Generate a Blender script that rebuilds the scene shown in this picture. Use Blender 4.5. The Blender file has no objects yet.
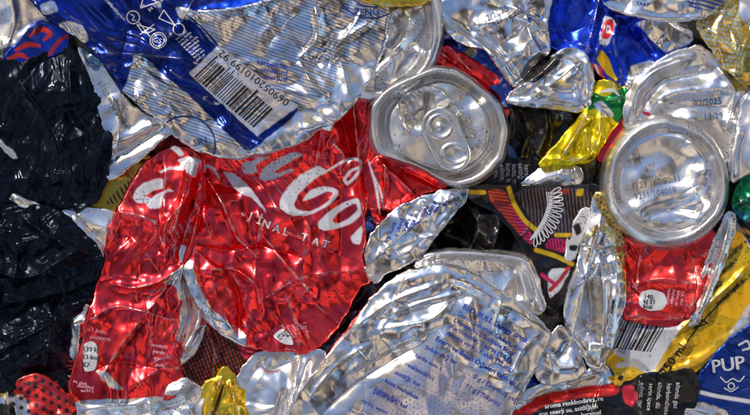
import bpy, bmesh, math, random
import numpy as np
from mathutils import Vector
from mathutils.geometry import delaunay_2d_cdt

# ------------------------------------------------------------------ set-up
C = bpy.context.scene.collection
SC = bpy.context.scene
PX = 0.4 / 750.0                       # metres per photograph pixel on the heap
CX, CY = 375.0, 207.5

cam_d = bpy.data.cameras.new('camera')
cam = bpy.data.objects.new('camera', cam_d); C.objects.link(cam)
CAM_H = 1.25; REFZ = 34 * PX
cam.location = (0, 0, REFZ + CAM_H)
cam_d.sensor_width = 36; cam_d.lens = 36 * CAM_H / 0.4
cam_d.clip_start = 0.01; cam_d.clip_end = 2000
SC.camera = cam

SUN_EL, SUN_AZ = math.radians(33), math.radians(-38)   # azimuth from +Y towards +X
world = bpy.data.worlds.new('World'); SC.world = world; world.use_nodes = True
wn, wl = world.node_tree.nodes, world.node_tree.links
wn.clear()
sky = wn.new('ShaderNodeTexSky'); sky.sky_type = 'NISHITA'; sky.sun_disc = False
sky.sun_elevation = SUN_EL; sky.sun_rotation = SUN_AZ
sky.air_density = 1.0; sky.dust_density = 1.5
bg = wn.new('ShaderNodeBackground'); bg.inputs['Strength'].default_value = 0.15
sky.air_density = 1.0; sky.dust_density = 0.4; sky.ozone_density = 4.0
wl.new(sky.outputs[0], bg.inputs['Color'])
# unseen broken cloud, added so the metal reflects warm, dark and blue patches
tc = wn.new('ShaderNodeTexCoord')
def wnoise(scale, detail, off, rough=0.5):
    mp = wn.new('ShaderNodeMapping'); mp.inputs['Location'].default_value = off
    n = wn.new('ShaderNodeTexNoise'); n.inputs['Scale'].default_value = scale; n.inputs['Detail'].default_value = detail; n.inputs['Roughness'].default_value = rough
    wl.new(tc.outputs['Generated'], mp.inputs['Vector']); wl.new(mp.outputs[0], n.inputs['Vector']); return n
def wramp(n, *st):
    r = wn.new('ShaderNodeValToRGB'); e = r.color_ramp.elements
    while len(e) < len(st): e.new(0.5)
    for q, (p, c) in zip(e, st): q.position = p; q.color = (*c, 1)
    wl.new(n.outputs['Fac'], r.inputs['Fac']); return r
cr = wramp(wnoise(1.55, 2.5, (1.2, 7.6, 6.9)), (0.455, (0, 0, 0)), (0.50, (1, 1, 1)))
cc = wramp(wnoise(2.2, 1.6, (2.3, 4.5, 4.0)), (0.45, (0.008, 0.008, 0.012)), (0.505, (0.15, 0.120, 0.095)), (0.59, (1.0, 0.79, 0.58)))
cb = wn.new('ShaderNodeBackground'); cb.inputs['Strength'].default_value = 0.85
wl.new(cc.outputs['Color'], cb.inputs['Color'])
mx = wn.new('ShaderNodeMixShader')
wl.new(cr.outputs['Color'], mx.inputs['Fac']); wl.new(bg.outputs[0], mx.inputs[1]); wl.new(cb.outputs[0], mx.inputs[2])
wo = wn.new('ShaderNodeOutputWorld'); wl.new(mx.outputs[0], wo.inputs['Surface'])

sun_d = bpy.data.lights.new('sun', 'SUN'); sun_d.energy = 2.4; sun_d.angle = math.radians(3.0)
sun_d.color = (1.0, 0.90, 0.76)
sun = bpy.data.objects.new('sun', sun_d); C.objects.link(sun)
sdir = Vector((math.sin(SUN_AZ) * math.cos(SUN_EL), math.cos(SUN_AZ) * math.cos(SUN_EL), math.sin(SUN_EL)))
sun.rotation_euler = sdir.to_track_quat('Z', 'Y').to_euler()

SC.view_settings.view_transform = 'Standard'; SC.view_settings.look = 'None'
SC.view_settings.exposure = 0.52; SC.view_settings.gamma = 1.0
SC.render.engine = 'CYCLES'
SC.cycles.max_bounces = 8; SC.cycles.glossy_bounces = 5
try: SC.cycles.use_denoising = True
except Exception: pass

# ------------------------------------------------------------------ materials
def mat_metal(name, base=None, rough=0.2, metallic=1.0, bump=0.25, bscale=900.0, speck=0.5, coat=0.0, smudge=0.12, tone=0.0):
    """Sheet metal or film. base None = read the printed colour (rgb) and the metal share (alpha) from the mesh."""
    m = bpy.data.materials.new(name); m.use_nodes = True
    N, L = m.node_tree.nodes, m.node_tree.links
    b = N['Principled BSDF']
    co = N.new('ShaderNodeTexCoord')
    if base is None:
        at = N.new('ShaderNodeVertexColor'); at.layer_name = 'ink'
        col = at.outputs['Color']; L.new(at.outputs['Alpha'], b.inputs['Metallic'])
    else:
        rgb = N.new('ShaderNodeRGB'); rgb.outputs[0].default_value = (*base, 1); col = rgb.outputs[0]
        b.inputs['Metallic'].default_value = metallic
    # grime: fine dark specks plus a few larger blotches
    n1 = N.new('ShaderNodeTexNoise'); n1.inputs['Scale'].default_value = 950; n1.inputs['Detail'].default_value = 2
    L.new(co.outputs['Object'], n1.inputs['Vector'])
    n2 = N.new('ShaderNodeTexNoise'); n2.inputs['Scale'].default_value = 38; n2.inputs['Detail'].default_value = 4
    L.new(co.outputs['Object'], n2.inputs['Vector'])
    mul = N.new('ShaderNodeMath'); mul.operation = 'MULTIPLY_ADD'
    L.new(n2.outputs['Fac'], mul.inputs[0]); mul.inputs[1].default_value = 0.45; L.new(n1.outputs['Fac'], mul.inputs[2])
    r1 = N.new('ShaderNodeValToRGB'); r1.color_ramp.elements[0].position = 0.865; r1.color_ramp.elements[1].position = 0.925
    L.new(mul.outputs[0], r1.inputs['Fac'])
    sp = N.new('ShaderNodeMath'); sp.operation = 'MULTIPLY'; sp.inputs[1].default_value = speck
    L.new(r1.outputs['Color'], sp.inputs[0])
    mixc = N.new('ShaderNodeMix'); mixc.data_type = 'RGBA'
    L.new(sp.outputs[0], mixc.inputs['Factor']); L.new(col, mixc.inputs[6]); mixc.inputs[7].default_value = (0.03, 0.024, 0.02, 1)
    # worn tone variation of the coating
    r3 = N.new('ShaderNodeMapRange'); r3.inputs['From Min'].default_value = 0.3; r3.inputs['From Max'].default_value = 0.7
    r3.inputs['To Min'].default_value = 0.82; r3.inputs['To Max'].default_value = 1.08
    L.new(n2.outputs['Fac'], r3.inputs['Value'])
    mm = N.new('ShaderNodeMix'); mm.data_type = 'RGBA'; mm.blend_type = 'MULTIPLY'; mm.inputs['Factor'].default_value = 1.0
    L.new(mixc.outputs[2], mm.inputs[6]); L.new(r3.outputs[0], mm.inputs[7])
    # dried drink and dust: dull stains
    n5 = N.new('ShaderNodeTexNoise'); n5.inputs['Scale'].default_value = 46; n5.inputs['Detail'].default_value = 8; n5.inputs['Roughness'].default_value = 0.65
    L.new(co.outputs['Object'], n5.inputs['Vector'])
    r5 = N.new('ShaderNodeValToRGB'); r5.color_ramp.elements[0].position = 0.53; r5.color_ramp.elements[1].position = 0.72
    r5.color_ramp.elements[1].color = (0.62, 0.62, 0.62, 1); L.new(n5.outputs['Fac'], r5.inputs['Fac'])
    st = N.new('ShaderNodeMath'); st.operation = 'MULTIPLY'; st.inputs[1].default_value = 0.28 if base is None else min(1.0, speck) * 0.75; L.new(r5.outputs['Color'], st.inputs[0])
    ms = N.new('ShaderNodeMix'); ms.data_type = 'RGBA'; L.new(st.outputs[0], ms.inputs['Factor']); L.new(mm.outputs[2], ms.inputs[6]); ms.inputs[7].default_value = (0.16, 0.135, 0.11, 1)
    L.new(ms.outputs[2], b.inputs['Base Color'])
    # roughness: smudges and rub marks
    n3 = N.new('ShaderNodeTexNoise'); n3.inputs['Scale'].default_value = 90; n3.inputs['Detail'].default_value = 6
    L.new(co.outputs['Object'], n3.inputs['Vector'])
    r2 = N.new('ShaderNodeMapRange'); r2.inputs['From Min'].default_value = 0.35; r2.inputs['From Max'].default_value = 0.7
    r2.inputs['To Min'].default_value = rough; r2.inputs['To Max'].default_value = rough + smudge
    L.new(n3.outputs['Fac'], r2.inputs['Value'])
    ra = N.new('ShaderNodeMath'); ra.operation = 'MULTIPLY_ADD'; ra.use_clamp = True
    sa = N.new('ShaderNodeMath'); sa.operation = 'ADD'; L.new(sp.outputs[0], sa.inputs[0]); L.new(st.outputs[0], sa.inputs[1]); L.new(sa.outputs[0], ra.inputs[0]); ra.inputs[1].default_value = 0.45; L.new(r2.outputs[0], ra.inputs[2])
    L.new(ra.outputs[0], b.inputs['Roughness'])
    if coat: b.inputs['Coat Weight'].default_value = coat; b.inputs['Coat Roughness'].default_value = 0.12; b.inputs['Coat IOR'].default_value = 1.8
    bp = N.new('ShaderNodeBump'); bp.inputs['Strength'].default_value = bump; bp.inputs['Distance'].default_value = 0.0006
    n4 = N.new('ShaderNodeTexNoise'); n4.inputs['Scale'].default_value = bscale * 0.28; n4.inputs['Detail'].default_value = 5
    n4.inputs['Distortion'].default_value = 0.6
    L.new(co.outputs['Object'], n4.inputs['Vector']); L.new(n4.outputs['Fac'], bp.inputs['Height'])
    L.new(bp.outputs[0], b.inputs['Normal'])
    return m

M = {}
M['print'] = mat_metal('printed_can_metal', None, 0.20, bump=0.07, coat=0.0, speck=0.75)
M['alu'] = mat_metal('bare_aluminium', (0.82, 0.81, 0.80), 0.25, metallic=0.95, bump=0.05, speck=0.85)
M['lid'] = mat_metal('lid_aluminium', (0.70, 0.69, 0.67), 0.27, metallic=0.93, bump=0.05, speck=0.9)
M['film'] = mat_metal('black_plastic_film', (0.004, 0.0055, 0.010), 0.12, metallic=0.2, bump=0.12, speck=0.0, smudge=0.3)
M['film'].node_tree.nodes['Principled BSDF'].inputs['Specular IOR Level'].default_value = 0.22
M['film'].node_tree.nodes['Principled BSDF'].inputs['Specular Tint'].default_value = (0.55, 0.72, 1.0, 1)
def flat_ink(name, c, rough=0.4, metallic=0.2):
    return mat_metal(name, c, rough, metallic, bump=0.15, speck=0.5)
M['white'] = flat_ink('white_ink', (0.62, 0.63, 0.66))
M['navy'] = flat_ink('navy_ink', (0.006, 0.02, 0.13), 0.45, 0.0)
M['blueink'] = flat_ink('blue_ink', (0.008, 0.035, 0.36), 0.45, 0.0)
M['blackink'] = flat_ink('black_ink', (0.012, 0.012, 0.014))
M['greyink'] = flat_ink('grey_ink', (0.13, 0.13, 0.15))
M['redink'] = flat_ink('red_ink', (0.55, 0.02, 0.03))
M['goldink'] = flat_ink('gold_ink', (0.65, 0.40, 0.04), 0.3, 0.6)
M['pinkink'] = flat_ink('pink_ink', (0.75, 0.35, 0.42))

# ink colours: rgb + share of metal showing through
SILV = (0.80, 0.79, 0.78, 1.0)
SILV2 = (0.70, 0.71, 0.74, 0.9)
RED = (0.92, 0.047, 0.058, 1.0)
WHITE = (0.60, 0.62, 0.68, 0.08)
BLUE = (0.008, 0.040, 0.40, 0.85)
DBLUE = (0.006, 0.022, 0.20, 0.8)
GOLD = (0.80, 0.52, 0.05, 0.9)
YEL = (0.80, 0.50, 0.015, 0.55)
YGRN = (0.88, 0.66, 0.008, 0.8)
GREEN = (0.01, 0.22, 0.05, 0.8)
BLACK = (0.010, 0.010, 0.013, 0.3)

# ------------------------------------------------------------------ numeric helpers
def vnoise(X, Y, s, seed):
    r = np.random.RandomState(seed); T = r.rand(64, 64) * 2 - 1
    x = X / s + 1000.0; y = Y / s + 1000.0
    i = np.floor(x).astype(int); j = np.floor(y).astype(int)
    u = x - i; v = y - j
    u = u * u * u * (u * (u * 6 - 15) + 10); v = v * v * v * (v * (v * 6 - 15) + 10)
    a = T[i % 64, j % 64]; b = T[(i + 1) % 64, j % 64]; c = T[i % 64, (j + 1) % 64]; d = T[(i + 1) % 64, (j + 1) % 64]
    return (a * (1 - u) + b * u) * (1 - v) + (c * (1 - u) + d * u) * v

def blur(A, r):
    if r <= 0: return A
    k = int(math.ceil(r * 2.5)); w = np.exp(-0.5 * (np.arange(-k, k + 1) / r) ** 2); w /= w.sum()
    P = np.pad(A, k, mode='edge'); B = np.zeros((A.shape[0], P.shape[1]))
    for q in range(2 * k + 1): B += w[q] * P[q:q + A.shape[0], :]
    D = np.zeros(A.shape)
    for q in range(2 * k + 1): D += w[q] * B[:, q:q + A.shape[1]]
    return D

def facets(X, Y, s, amp, seed, soft=0.8, warp=0.35, res=1.0):
    """Crumpled sheet: flat facets meeting in creases."""
    r = np.random.RandomState(seed)
    x0, x1, y0, y1 = X.min() - s * 2, X.max() + s * 2, Y.min() - s * 2, Y.max() + s * 2
    nx, ny = int((x1 - x0) / s) + 2, int((y1 - y0) / s) + 2
    pts = []; zz = []
    for i in range(nx):
        for j in range(ny):
            pts.append((x0 + (i + r.rand() * 0.95) * s, y0 + (j + r.rand() * 0.95) * s)); zz.append((r.rand() * 2 - 1) * amp)
    vo, _, fa, ov, _, _ = delaunay_2d_cdt([Vector(p) for p in pts], [], [], 0, 1e-5)
    vz = [zz[o[0]] if o else 0.0 for o in ov]
    st = max(res, s / 14.0)
    gx = int((x1 - x0) / st) + 3; gy = int((y1 - y0) / st) + 3
    G = np.zeros((gy, gx))
    for f in fa:
        if len(f) != 3: continue
        (ax, ay), (bx, by), (cx, cy) = [((vo[q][0] - x0) / st, (vo[q][1] - y0) / st) for q in f]
        za, zb, zc = vz[f[0]], vz[f[1]], vz[f[2]]
        i0, i1 = max(0, int(min(ax, bx, cx))), min(gx - 1, int(max(ax, bx, cx)) + 1)
        j0, j1 = max(0, int(min(ay, by, cy))), min(gy - 1, int(max(ay, by, cy)) + 1)
        if i1 < i0 or j1 < j0: continue
        xs, ys = np.meshgrid(np.arange(i0, i1 + 1), np.arange(j0, j1 + 1))
        d = (by - cy) * (ax - cx) + (cx - bx) * (ay - cy)
        if abs(d) < 1e-9: continue
        l1 = ((by - cy) * (xs - cx) + (cx - bx) * (ys - cy)) / d
        l2 = ((cy - ay) * (xs - cx) + (ax - cx) * (ys - cy)) / d
        l3 = 1 - l1 - l2
        k = (l1 > -1e-3) & (l2 > -1e-3) & (l3 > -1e-3)
        sub = G[j0:j1 + 1, i0:i1 + 1]; sub[k] = (l1 * za + l2 * zb + l3 * zc)[k]
    G = blur(G, soft / st)
    Xw = X + vnoise(X, Y, s * 1.1, seed + 1) * s * warp; Yw = Y + vnoise(X, Y, s * 1.1, seed + 2) * s * warp
    return bil(G, (Xw - x0) / st, (Yw - y0) / st)

def bil(G, u, v):
    u = np.clip(u, 0, G.shape[1] - 1.001); v = np.clip(v, 0, G.shape[0] - 1.001)
    i = u.astype(int); j = v.astype(int); a = u - i; b = v - j
    return (G[j, i] * (1 - a) + G[j, i + 1] * a) * (1 - b) + (G[j + 1, i] * (1 - a) + G[j + 1, i + 1] * a) * b

def chaikin(P, n=2, closed=True, k=0.16):
    P = np.array(P, float)
    for _ in range(n):
        if closed:
            Q = np.roll(P, -1, axis=0); P = np.stack([P * (1 - k) + Q * k, P * k + Q * (1 - k)], 1).reshape(-1, 2)
        else:
            A, B = P[:-1], P[1:]
            P = np.vstack([P[:1], np.stack([A * (1 - k) + B * k, A * k + B * (1 - k)], 1).reshape(-1, 2), P[-1:]])
    return P

def sdf(P, X, Y):
    """signed distance to a closed polygon, positive inside; also nearest boundary point"""
    P = np.asarray(P, float); Q = np.roll(P, -1, axis=0)
    sh = X.shape; x = X.ravel(); y = Y.ravel()
    best = np.full(x.shape, 1e18); bx = np.zeros_like(x); by = np.zeros_like(x); ins = np.zeros(x.shape, bool)
    for (ax, ay), (cx, cy) in zip(P, Q):
        dx, dy = cx - ax, cy - ay; ll = dx * dx + dy * dy
        if ll < 1e-12: continue
        t = np.clip(((x - ax) * dx + (y - ay) * dy) / ll, 0, 1)
        px, py = ax + t * dx, ay + t * dy
        d = (x - px) ** 2 + (y - py) ** 2; k = d < best
        best = np.where(k, d, best); bx = np.where(k, px, bx); by = np.where(k, py, by)
        if ay != cy:
            c = ((ay > y) != (cy > y)) & (x < dx * (y - ay) / dy + ax); ins ^= c
    d = np.sqrt(best) * np.where(ins, 1, -1)
    return d.reshape(sh), bx.reshape(sh), by.reshape(sh)

def pline_dist(P, X, Y):
    """distance to an open polyline, the side of it, and the place along it (0..1)"""
    P = np.asarray(P, float); L = np.concatenate([[0], np.cumsum(np.hypot(*(P[1:] - P[:-1]).T))])
    best = np.full(X.shape, 1e18); side = np.zeros(X.shape); al = np.zeros(X.shape)
    for k in range(len(P) - 1):
        (ax, ay), (cx, cy) = P[k], P[k + 1]; dx, dy = cx - ax, cy - ay; ll = dx * dx + dy * dy + 1e-12
        t = np.clip(((X - ax) * dx + (Y - ay) * dy) / ll, 0, 1)
        d = np.hypot(X - ax - t * dx, Y - ay - t * dy); m = d < best
        best = np.where(m, d, best); side = np.where(m, (X - ax) * dy - (Y - ay) * dx, side)
        al = np.where(m, (L[k] + t * math.sqrt(ll)) / L[-1], al)
    return best, np.sign(side), al

def sstep(a, b, x):
    t = np.clip((x - a) / (b - a), 0, 1); return t * t * (3 - 2 * t)

def lift_z(z, S): return float(z) if S.get('abs') else 30 + (float(z) - 30) * 1.4

def relief(X, Y, S):
    """S: dict of relief terms, all in pixels"""
    H = np.full(X.shape, lift_z(S.get('z', 30), S))
    cx, cy = S['c']
    gx, gy = S.get('tilt', (0, 0)); H += gx * (X - cx) + gy * (Y - cy)
    for n, (s, a) in enumerate(S.get('fac', [(34, 4.2), (15, 1.5)])):
        k = a * (1.7 if s > 18 else 1.0 if s > 9 else 0.5)
        if s <= 24: k = k * (0.05 + 1.7 * sstep(-0.05, 0.8, vnoise(X, Y, 38, S['seed'] + 70 + n)))   # crumpled places beside smooth ones
        H += k * facets(X, Y, s, 1.0, S['seed'] + 17 * n, soft=S.get('soft', 0.7), warp=0.22)
    r = random.Random(S['seed'] * 7 + 3); x0, x1, y0, y1 = X.min(), X.max(), Y.min(), Y.max(); w_, h_ = x1 - x0, y1 - y0
    amp = S.get('crease', 1.0)
    for _ in range(int(np.clip(w_ * h_ / 2000.0, 2, 14)) if amp and S.get('fac', 1) else 0):
        ax_, ay_ = r.uniform(x0, x1), r.uniform(y0, y1); t = r.uniform(0, math.pi); L = r.uniform(0.25, 0.7) * min(110, max(w_, h_))
        bx_, by_ = ax_ + math.cos(t) * L, ay_ + math.sin(t) * L; j = L * 0.10
        P = [(ax_, ay_), ((ax_ * 2 + bx_) / 3 + r.uniform(-j, j), (ay_ * 2 + by_) / 3 + r.uniform(-j, j)), ((ax_ + bx_ * 2) / 3 + r.uniform(-j, j), (ay_ + by_ * 2) / 3 + r.uniform(-j, j)), (bx_, by_)]
        d, sd, al = pline_dist(P, X, Y); fade = np.minimum(1, np.minimum(al, 1 - al) * 4 + 0.05)
        a = amp * r.choice([-1, 1, 1]) * r.uniform(1.5, 4.0); w = r.uniform(4.0, 11.0)
        if r.random() < 0.65: H += a * fade * np.exp(-d / w)
        else: H += 0.6 * a * fade * np.tanh(sd * d / 1.0) * np.exp(-d / (w * 1.6))
    for n, (s, a) in enumerate(S.get('soft_noise', [])):
        H += a * vnoise(X, Y, s, S['seed'] + 91 + n)
    for n, (ang, wl, a) in enumerate(S.get('waves', [])):      # long parallel buckles
        c, s_ = math.cos(math.radians(ang)), math.sin(math.radians(ang))
        u = -X * s_ + Y * c; v = X * c + Y * s_
        u = u + wl * 0.9 * vnoise(X, Y, wl * 3.0, S['seed'] + 55 + n)
        t = vnoise(u, v * 0.18, wl * 0.5, S['seed'] + 57 + n)
        H += S.get('wk', 0.45) * a * (1.0 - 2.2 * np.abs(t))
    for f in S.get('folds', []):
        kind, P, a, w = f[:4]
        P = chaikin(P, 2, closed=False)
        d, sd, al = pline_dist(P, X, Y)
        d2 = d * (1 + 0.25 * vnoise(X, Y, 9, S['seed'] + 5))
        fade = np.minimum(1, np.minimum(al, 1 - al) * 6 + 0.25)
        if kind == 'r': H += 1.55 * a * fade * np.exp(-d2 / w)                         # sharp crease
        elif kind == 'g': H += a * fade * np.exp(-(d2 / w) ** 2)                # round fold
        elif kind == 's': H += a * fade * np.tanh(sd * d / 1.6) * np.exp(-d / w)  # folded-over lip
    for (x, y, r, a) in S.get('dents', []):
        q = np.hypot(X - x, Y - y) / r; H += a * np.exp(-q * q * 1.4)
    return H

def W(x, y, z): return np.stack([(x - CX) * PX, (CY - y) * PX, z * PX], -1)

# ------------------------------------------------------------------ object helpers
def tag(o, label=None, cat=None, group=None, kind=None):
    if label: o['label'] = label
    if cat: o['category'] = cat
    if group: o['group'] = group
    if kind: o['kind'] = kind
    return o

def empty(name, x, y, z, label, cat, group=None):
    o = bpy.data.objects.new(name, None); C.objects.link(o)
    o.empty_display_size = 0.01
    o.location = tuple(W(np.float64(x), np.float64(y), np.float64(z)))
    return tag(o, label, cat, group)

def make_mesh(name, V, F, mat, parent=None, ink=None, smooth=True, origin=None):
    """V (n,3) world metres; F list of index arrays (k,3)/(k,4)"""
    if origin is None: origin = np.array(parent.location) if parent else V.mean(0)
    if parent is not None and parent.parent is not None: origin = np.array(parent.parent.location) + np.array(parent.location)
    me = bpy.data.meshes.new(name)
    V = V - origin
    me.vertices.add(len(V)); me.vertices.foreach_set('co', V.astype(np.float32).ravel())
    loops = np.concatenate([f.ravel() for f in F]); tot = np.concatenate([np.full(len(f), f.shape[1]) for f in F])
    st = np.concatenate([[0], np.cumsum(tot)[:-1]])
    me.loops.add(len(loops)); me.loops.foreach_set('vertex_index', loops.astype(np.int32))
    me.polygons.add(len(tot)); me.polygons.foreach_set('loop_start', st.astype(np.int32)); me.polygons.foreach_set('loop_total', tot.astype(np.int32))
    me.polygons.foreach_set('use_smooth', np.full(len(tot), smooth))
    me.update(calc_edges=True); me.validate()
    if ink is not None:
        at = me.color_attributes.new('ink', 'FLOAT_COLOR', 'POINT'); at.data.foreach_set('color', ink.astype(np.float32).ravel())
    me.materials.append(mat)
    o = bpy.data.objects.new(name, me); C.objects.link(o)
    if parent is not None: o.parent = parent
    else: o.location = origin
    return o

def resample(P, st):
    Q = np.vstack([P, P[:1]]); out = []
    for a, b in zip(Q[:-1], Q[1:]):
        n = max(1, int(np.hypot(*(b - a)) / st)); out += [a + (b - a) * t / n for t in range(n)]
    return np.array(out)

SEED = [100]
def shell(name, outline, S, paint=None, mat=None, parent=None, res=0.9, depth=13, edge=1.5, roll=1.1, holes=(), smooth_n=1, base=SILV, jag=0.8, tuck=0.06, grow=None, rub=0.75):
    """A flattened piece of can: crumpled top following relief(S), rolled edge, sides and back. Returns (object, height sampler)."""
    SEED[0] += 131; S = dict(S); S.setdefault('seed', SEED[0])
    P = chaikin(outline, smooth_n); Hs = [chaikin(h, 2) for h in holes]
    if grow is None: grow = float(np.clip((42 - S.get('z', 30)) * 0.38, 0, 5.5)) if jag else 0
    if jag: P = resample(P, 2.2)
    if jag:                                                   # uneven torn or folded edge
        seg = np.roll(P, -1, axis=0) - P; n = np.stack([seg[:, 1], -seg[:, 0]], 1); n /= np.linalg.norm(n, axis=1)[:, None] + 1e-9
        area = 0.5 * np.sum(P[:, 0] * np.roll(P[:, 1], -1) - P[:, 1] * np.roll(P[:, 0], -1))
        n = n + np.roll(n, 1, axis=0) + np.roll(n, -1, axis=0); n /= np.linalg.norm(n, axis=1)[:, None] + 1e-9
        P = P + n * ((vnoise(P[:, 0], P[:, 1], 8, S['seed'] + 3) + 0.6 * vnoise(P[:, 0], P[:, 1], 3.1, S['seed'] + 4) + 1.2 * vnoise(P[:, 0], P[:, 1], 21, S['seed'] + 6)) * jag * 1.3 + grow * (1 if area > 0 else -1))[:, None]
    S.setdefault('c', tuple(P.mean(0)))
    x0, x1 = P[:, 0].min() - 3 * res, P[:, 0].max() + 3 * res; y0, y1 = P[:, 1].min() - 3 * res, P[:, 1].max() + 3 * res
    nx, ny = int((x1 - x0) / res) + 1, int((y1 - y0) / res) + 1
    X, Y = np.meshgrid(x0 + np.arange(nx) * res, y0 + np.arange(ny) * res)
    d, bx, by = sdf(P, X, Y)
    for h in Hs:
        dh, hx, hy = sdf(h, X, Y); k = -dh < d
        d = np.where(k, -dh, d); bx = np.where(k, hx, bx); by = np.where(k, hy, by)
    snap = (d < 0.55 * res)
    Xs = np.where(snap, bx, X); Ys = np.where(snap, by, Y); ds = np.where(snap, 0, d)
    keep = d > -0.55 * res
    H = relief(Xs, Ys, S)
    rv = roll * (1.0 + 0.9 * vnoise(Xs, Ys, 22, S['seed'] + 61)); ev = edge * (1.0 + 0.6 * vnoise(Xs, Ys, 30, S['seed'] + 62))
    H = H - rv * (1 - np.clip(ds / ev, 0, 1)) ** 2.0
    q = keep[:-1, :-1] & keep[1:, :-1] & keep[:-1, 1:] & keep[1:, 1:]
    q &= (np.maximum.reduce([d[:-1, :-1], d[1:, :-1], d[:-1, 1:], d[1:, 1:]]) > 0.55 * res)
    idx = np.arange(nx * ny).reshape(ny, nx)
    quads = np.stack([idx[:-1, :-1][q], idx[1:, :-1][q], idx[1:, 1:][q], idx[:-1, 1:][q]], 1)
    used = np.unique(quads); remap = np.full(nx * ny, -1); remap[used] = np.arange(len(used)); quads = remap[quads]
    vx, vy, vz = Xs.ravel()[used], Ys.ravel()[used], H.ravel()[used]; vd = ds.ravel()[used]
    # paint
    ink = np.tile(np.array(base, float), (len(used), 1))
    if paint:
        for item in paint: apply_paint(ink, vx, vy, item, S['seed'])
    if rub:
        lap = (H - blur(np.where(keep, H, blur(H, 6)), 1.6 / res)).ravel()[used]
        mk = np.clip((lap - 0.10) / 0.30, 0, 1) * np.clip(vnoise(vx, vy, 6, S['seed'] + 44) + 0.45, 0, 1) * (vd > 2)
        lum = ink[:, :3].max(1, keepdims=True)
        worn = 0.45 * ink[:, :3] + 0.55 * np.array(SILV[:3]) * (0.25 + 0.75 * lum); mk = (mk * rub)[:, None]
        ink[:, :3] = ink[:, :3] * (1 - mk) + worn * mk
    # boundary edges -> sides
    E = np.concatenate([quads[:, [0, 1]], quads[:, [1, 2]], quads[:, [2, 3]], quads[:, [3, 0]]])
    key = np.minimum(E[:, 0], E[:, 1]).astype(np.int64) * len(used) + np.maximum(E[:, 0], E[:, 1])
    _, inv, cnt = np.unique(key, return_inverse=True, return_counts=True)
    B = E[cnt[inv] == 1]
    bv = np.unique(B); rm = np.full(len(used), -1); rm[bv] = np.arange(len(bv))
    cx, cy = P.mean(0); n0 = len(used)
    rings = [np.stack([vx, vy, vz], 1)]; inks = [ink]; faces = [quads]; prev = None
    steps = ((0.004, 0.25), (0.02, 0.55), (tuck, 1.0))
    for r, (t, dz) in enumerate(steps):
        px = vx[bv] + (cx - vx[bv]) * t; py = vy[bv] + (cy - vy[bv]) * t
        rings.append(np.stack([px, py, vz[bv] - depth * dz], 1)); inks.append(ink[bv])
        o0 = n0 + r * len(bv)
        a = B[:, 0] if prev is None else prev + rm[B[:, 0]]; b = B[:, 1] if prev is None else prev + rm[B[:, 1]]
        faces.append(np.stack([b, a, o0 + rm[B[:, 0]], o0 + rm[B[:, 1]]], 1)); prev = o0
    # back: a fan to a centre point
    ctr = n0 + len(steps) * len(bv)
    rings.append(np.array([[cx, cy, vz[bv].mean() - depth]])); inks.append(ink[:1])
    faces.append(np.stack([prev + rm[B[:, 1]], prev + rm[B[:, 0]], np.full(len(B), ctr)], 1))
    V = np.concatenate(rings); K = np.concatenate(inks)
    o = make_mesh(name, W(V[:, 0], V[:, 1], V[:, 2]), faces, mat or M['print'], parent, K)
    def samp(x, y): return bil(H, (np.asarray(x, float) - x0) / res, (np.asarray(y, float) - y0) / res)
    samp.poly = P
    return o, samp

def apply_paint(ink, x, y, item, seed):
    kind = item[0]
    if kind == 'poly':                                        # ('poly', points, colour, smoothing)
        P = chaikin(item[1], item[3] if len(item) > 3 else 2)
        d, _, _ = sdf(P, x + 0.6 * vnoise(x, y, 5, seed + 8), y + 0.6 * vnoise(x, y, 5, seed + 9))
        a = np.clip(d / 0.9 + 0.5, 0, 1)[:, None]; c = item[2]
    elif kind == 'ring':                                      # ('ring', polygon with a hole, ...)
        P = chaikin(item[1], 2); Q = chaikin(item[3], 2)
        d = np.minimum(sdf(P, x, y)[0], -sdf(Q, x, y)[0]); a = np.clip(d / 0.9 + 0.5, 0, 1)[:, None]; c = item[2]
    elif kind == 'line':                                      # ('line', points, colour, width)
        d, _, al = pline_dist(chaikin(item[1], 2, closed=False), x, y)
        w = item[3]
        if len(item) > 4: w = w * (item[4] + (1 - item[4]) * np.sin(np.pi * al))
        a = np.clip((w * 0.5 - d) / 0.9 + 0.5, 0, 1)[:, None]; c = item[2]
    elif kind == 'stripes':                                   # ('stripes', polygon|None, colour, angle, period, duty)
        ang = math.radians(item[3]); u = -x * math.sin(ang) + y * math.cos(ang)
        u = u + 0.9 * vnoise(x, y, 16, seed + 12)
        t = np.abs((u / item[4]) % 1.0 - 0.5) * 2
        a = np.clip((item[5] - t) / 0.35 + 0.5, 0, 1)[:, None]
        if item[1] is not None: a = a * np.clip(sdf(chaikin(item[1], 2), x, y)[0] / 1.2 + 0.5, 0, 1)[:, None]
        c = item[2]
    elif kind == 'dots':                                      # ('dots', polygon|None, colour, angle, period, radius share)
        ang = math.radians(item[3]); u = (x * math.cos(ang) + y * math.sin(ang)) / item[4]; v = (-x * math.sin(ang) + y * math.cos(ang)) / item[4]
        u = u + 0.5 * (np.floor(v) % 2)
        t = np.hypot(u % 1 - 0.5, v % 1 - 0.5)
        a = np.clip((item[5] - t) / 0.18 + 0.5, 0, 1)[:, None]
        if item[1] is not None: a = a * np.clip(sdf(chaikin(item[1], 2), x, y)[0] / 1.2 + 0.5, 0, 1)[:, None]
        c = item[2]
    elif kind == 'wear':                                      # ('wear', colour, size, threshold): rubbed patches
        t = vnoise(x, y, item[2], seed + 33) + 0.5 * vnoise(x, y, item[2] * 0.4, seed + 34)
        a = np.clip((t - item[3]) / 0.12 + 0.5, 0, 1)[:, None] * 0.8; c = item[1]
    ink[:] = ink * (1 - a) + np.array(c, float) * a

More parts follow.
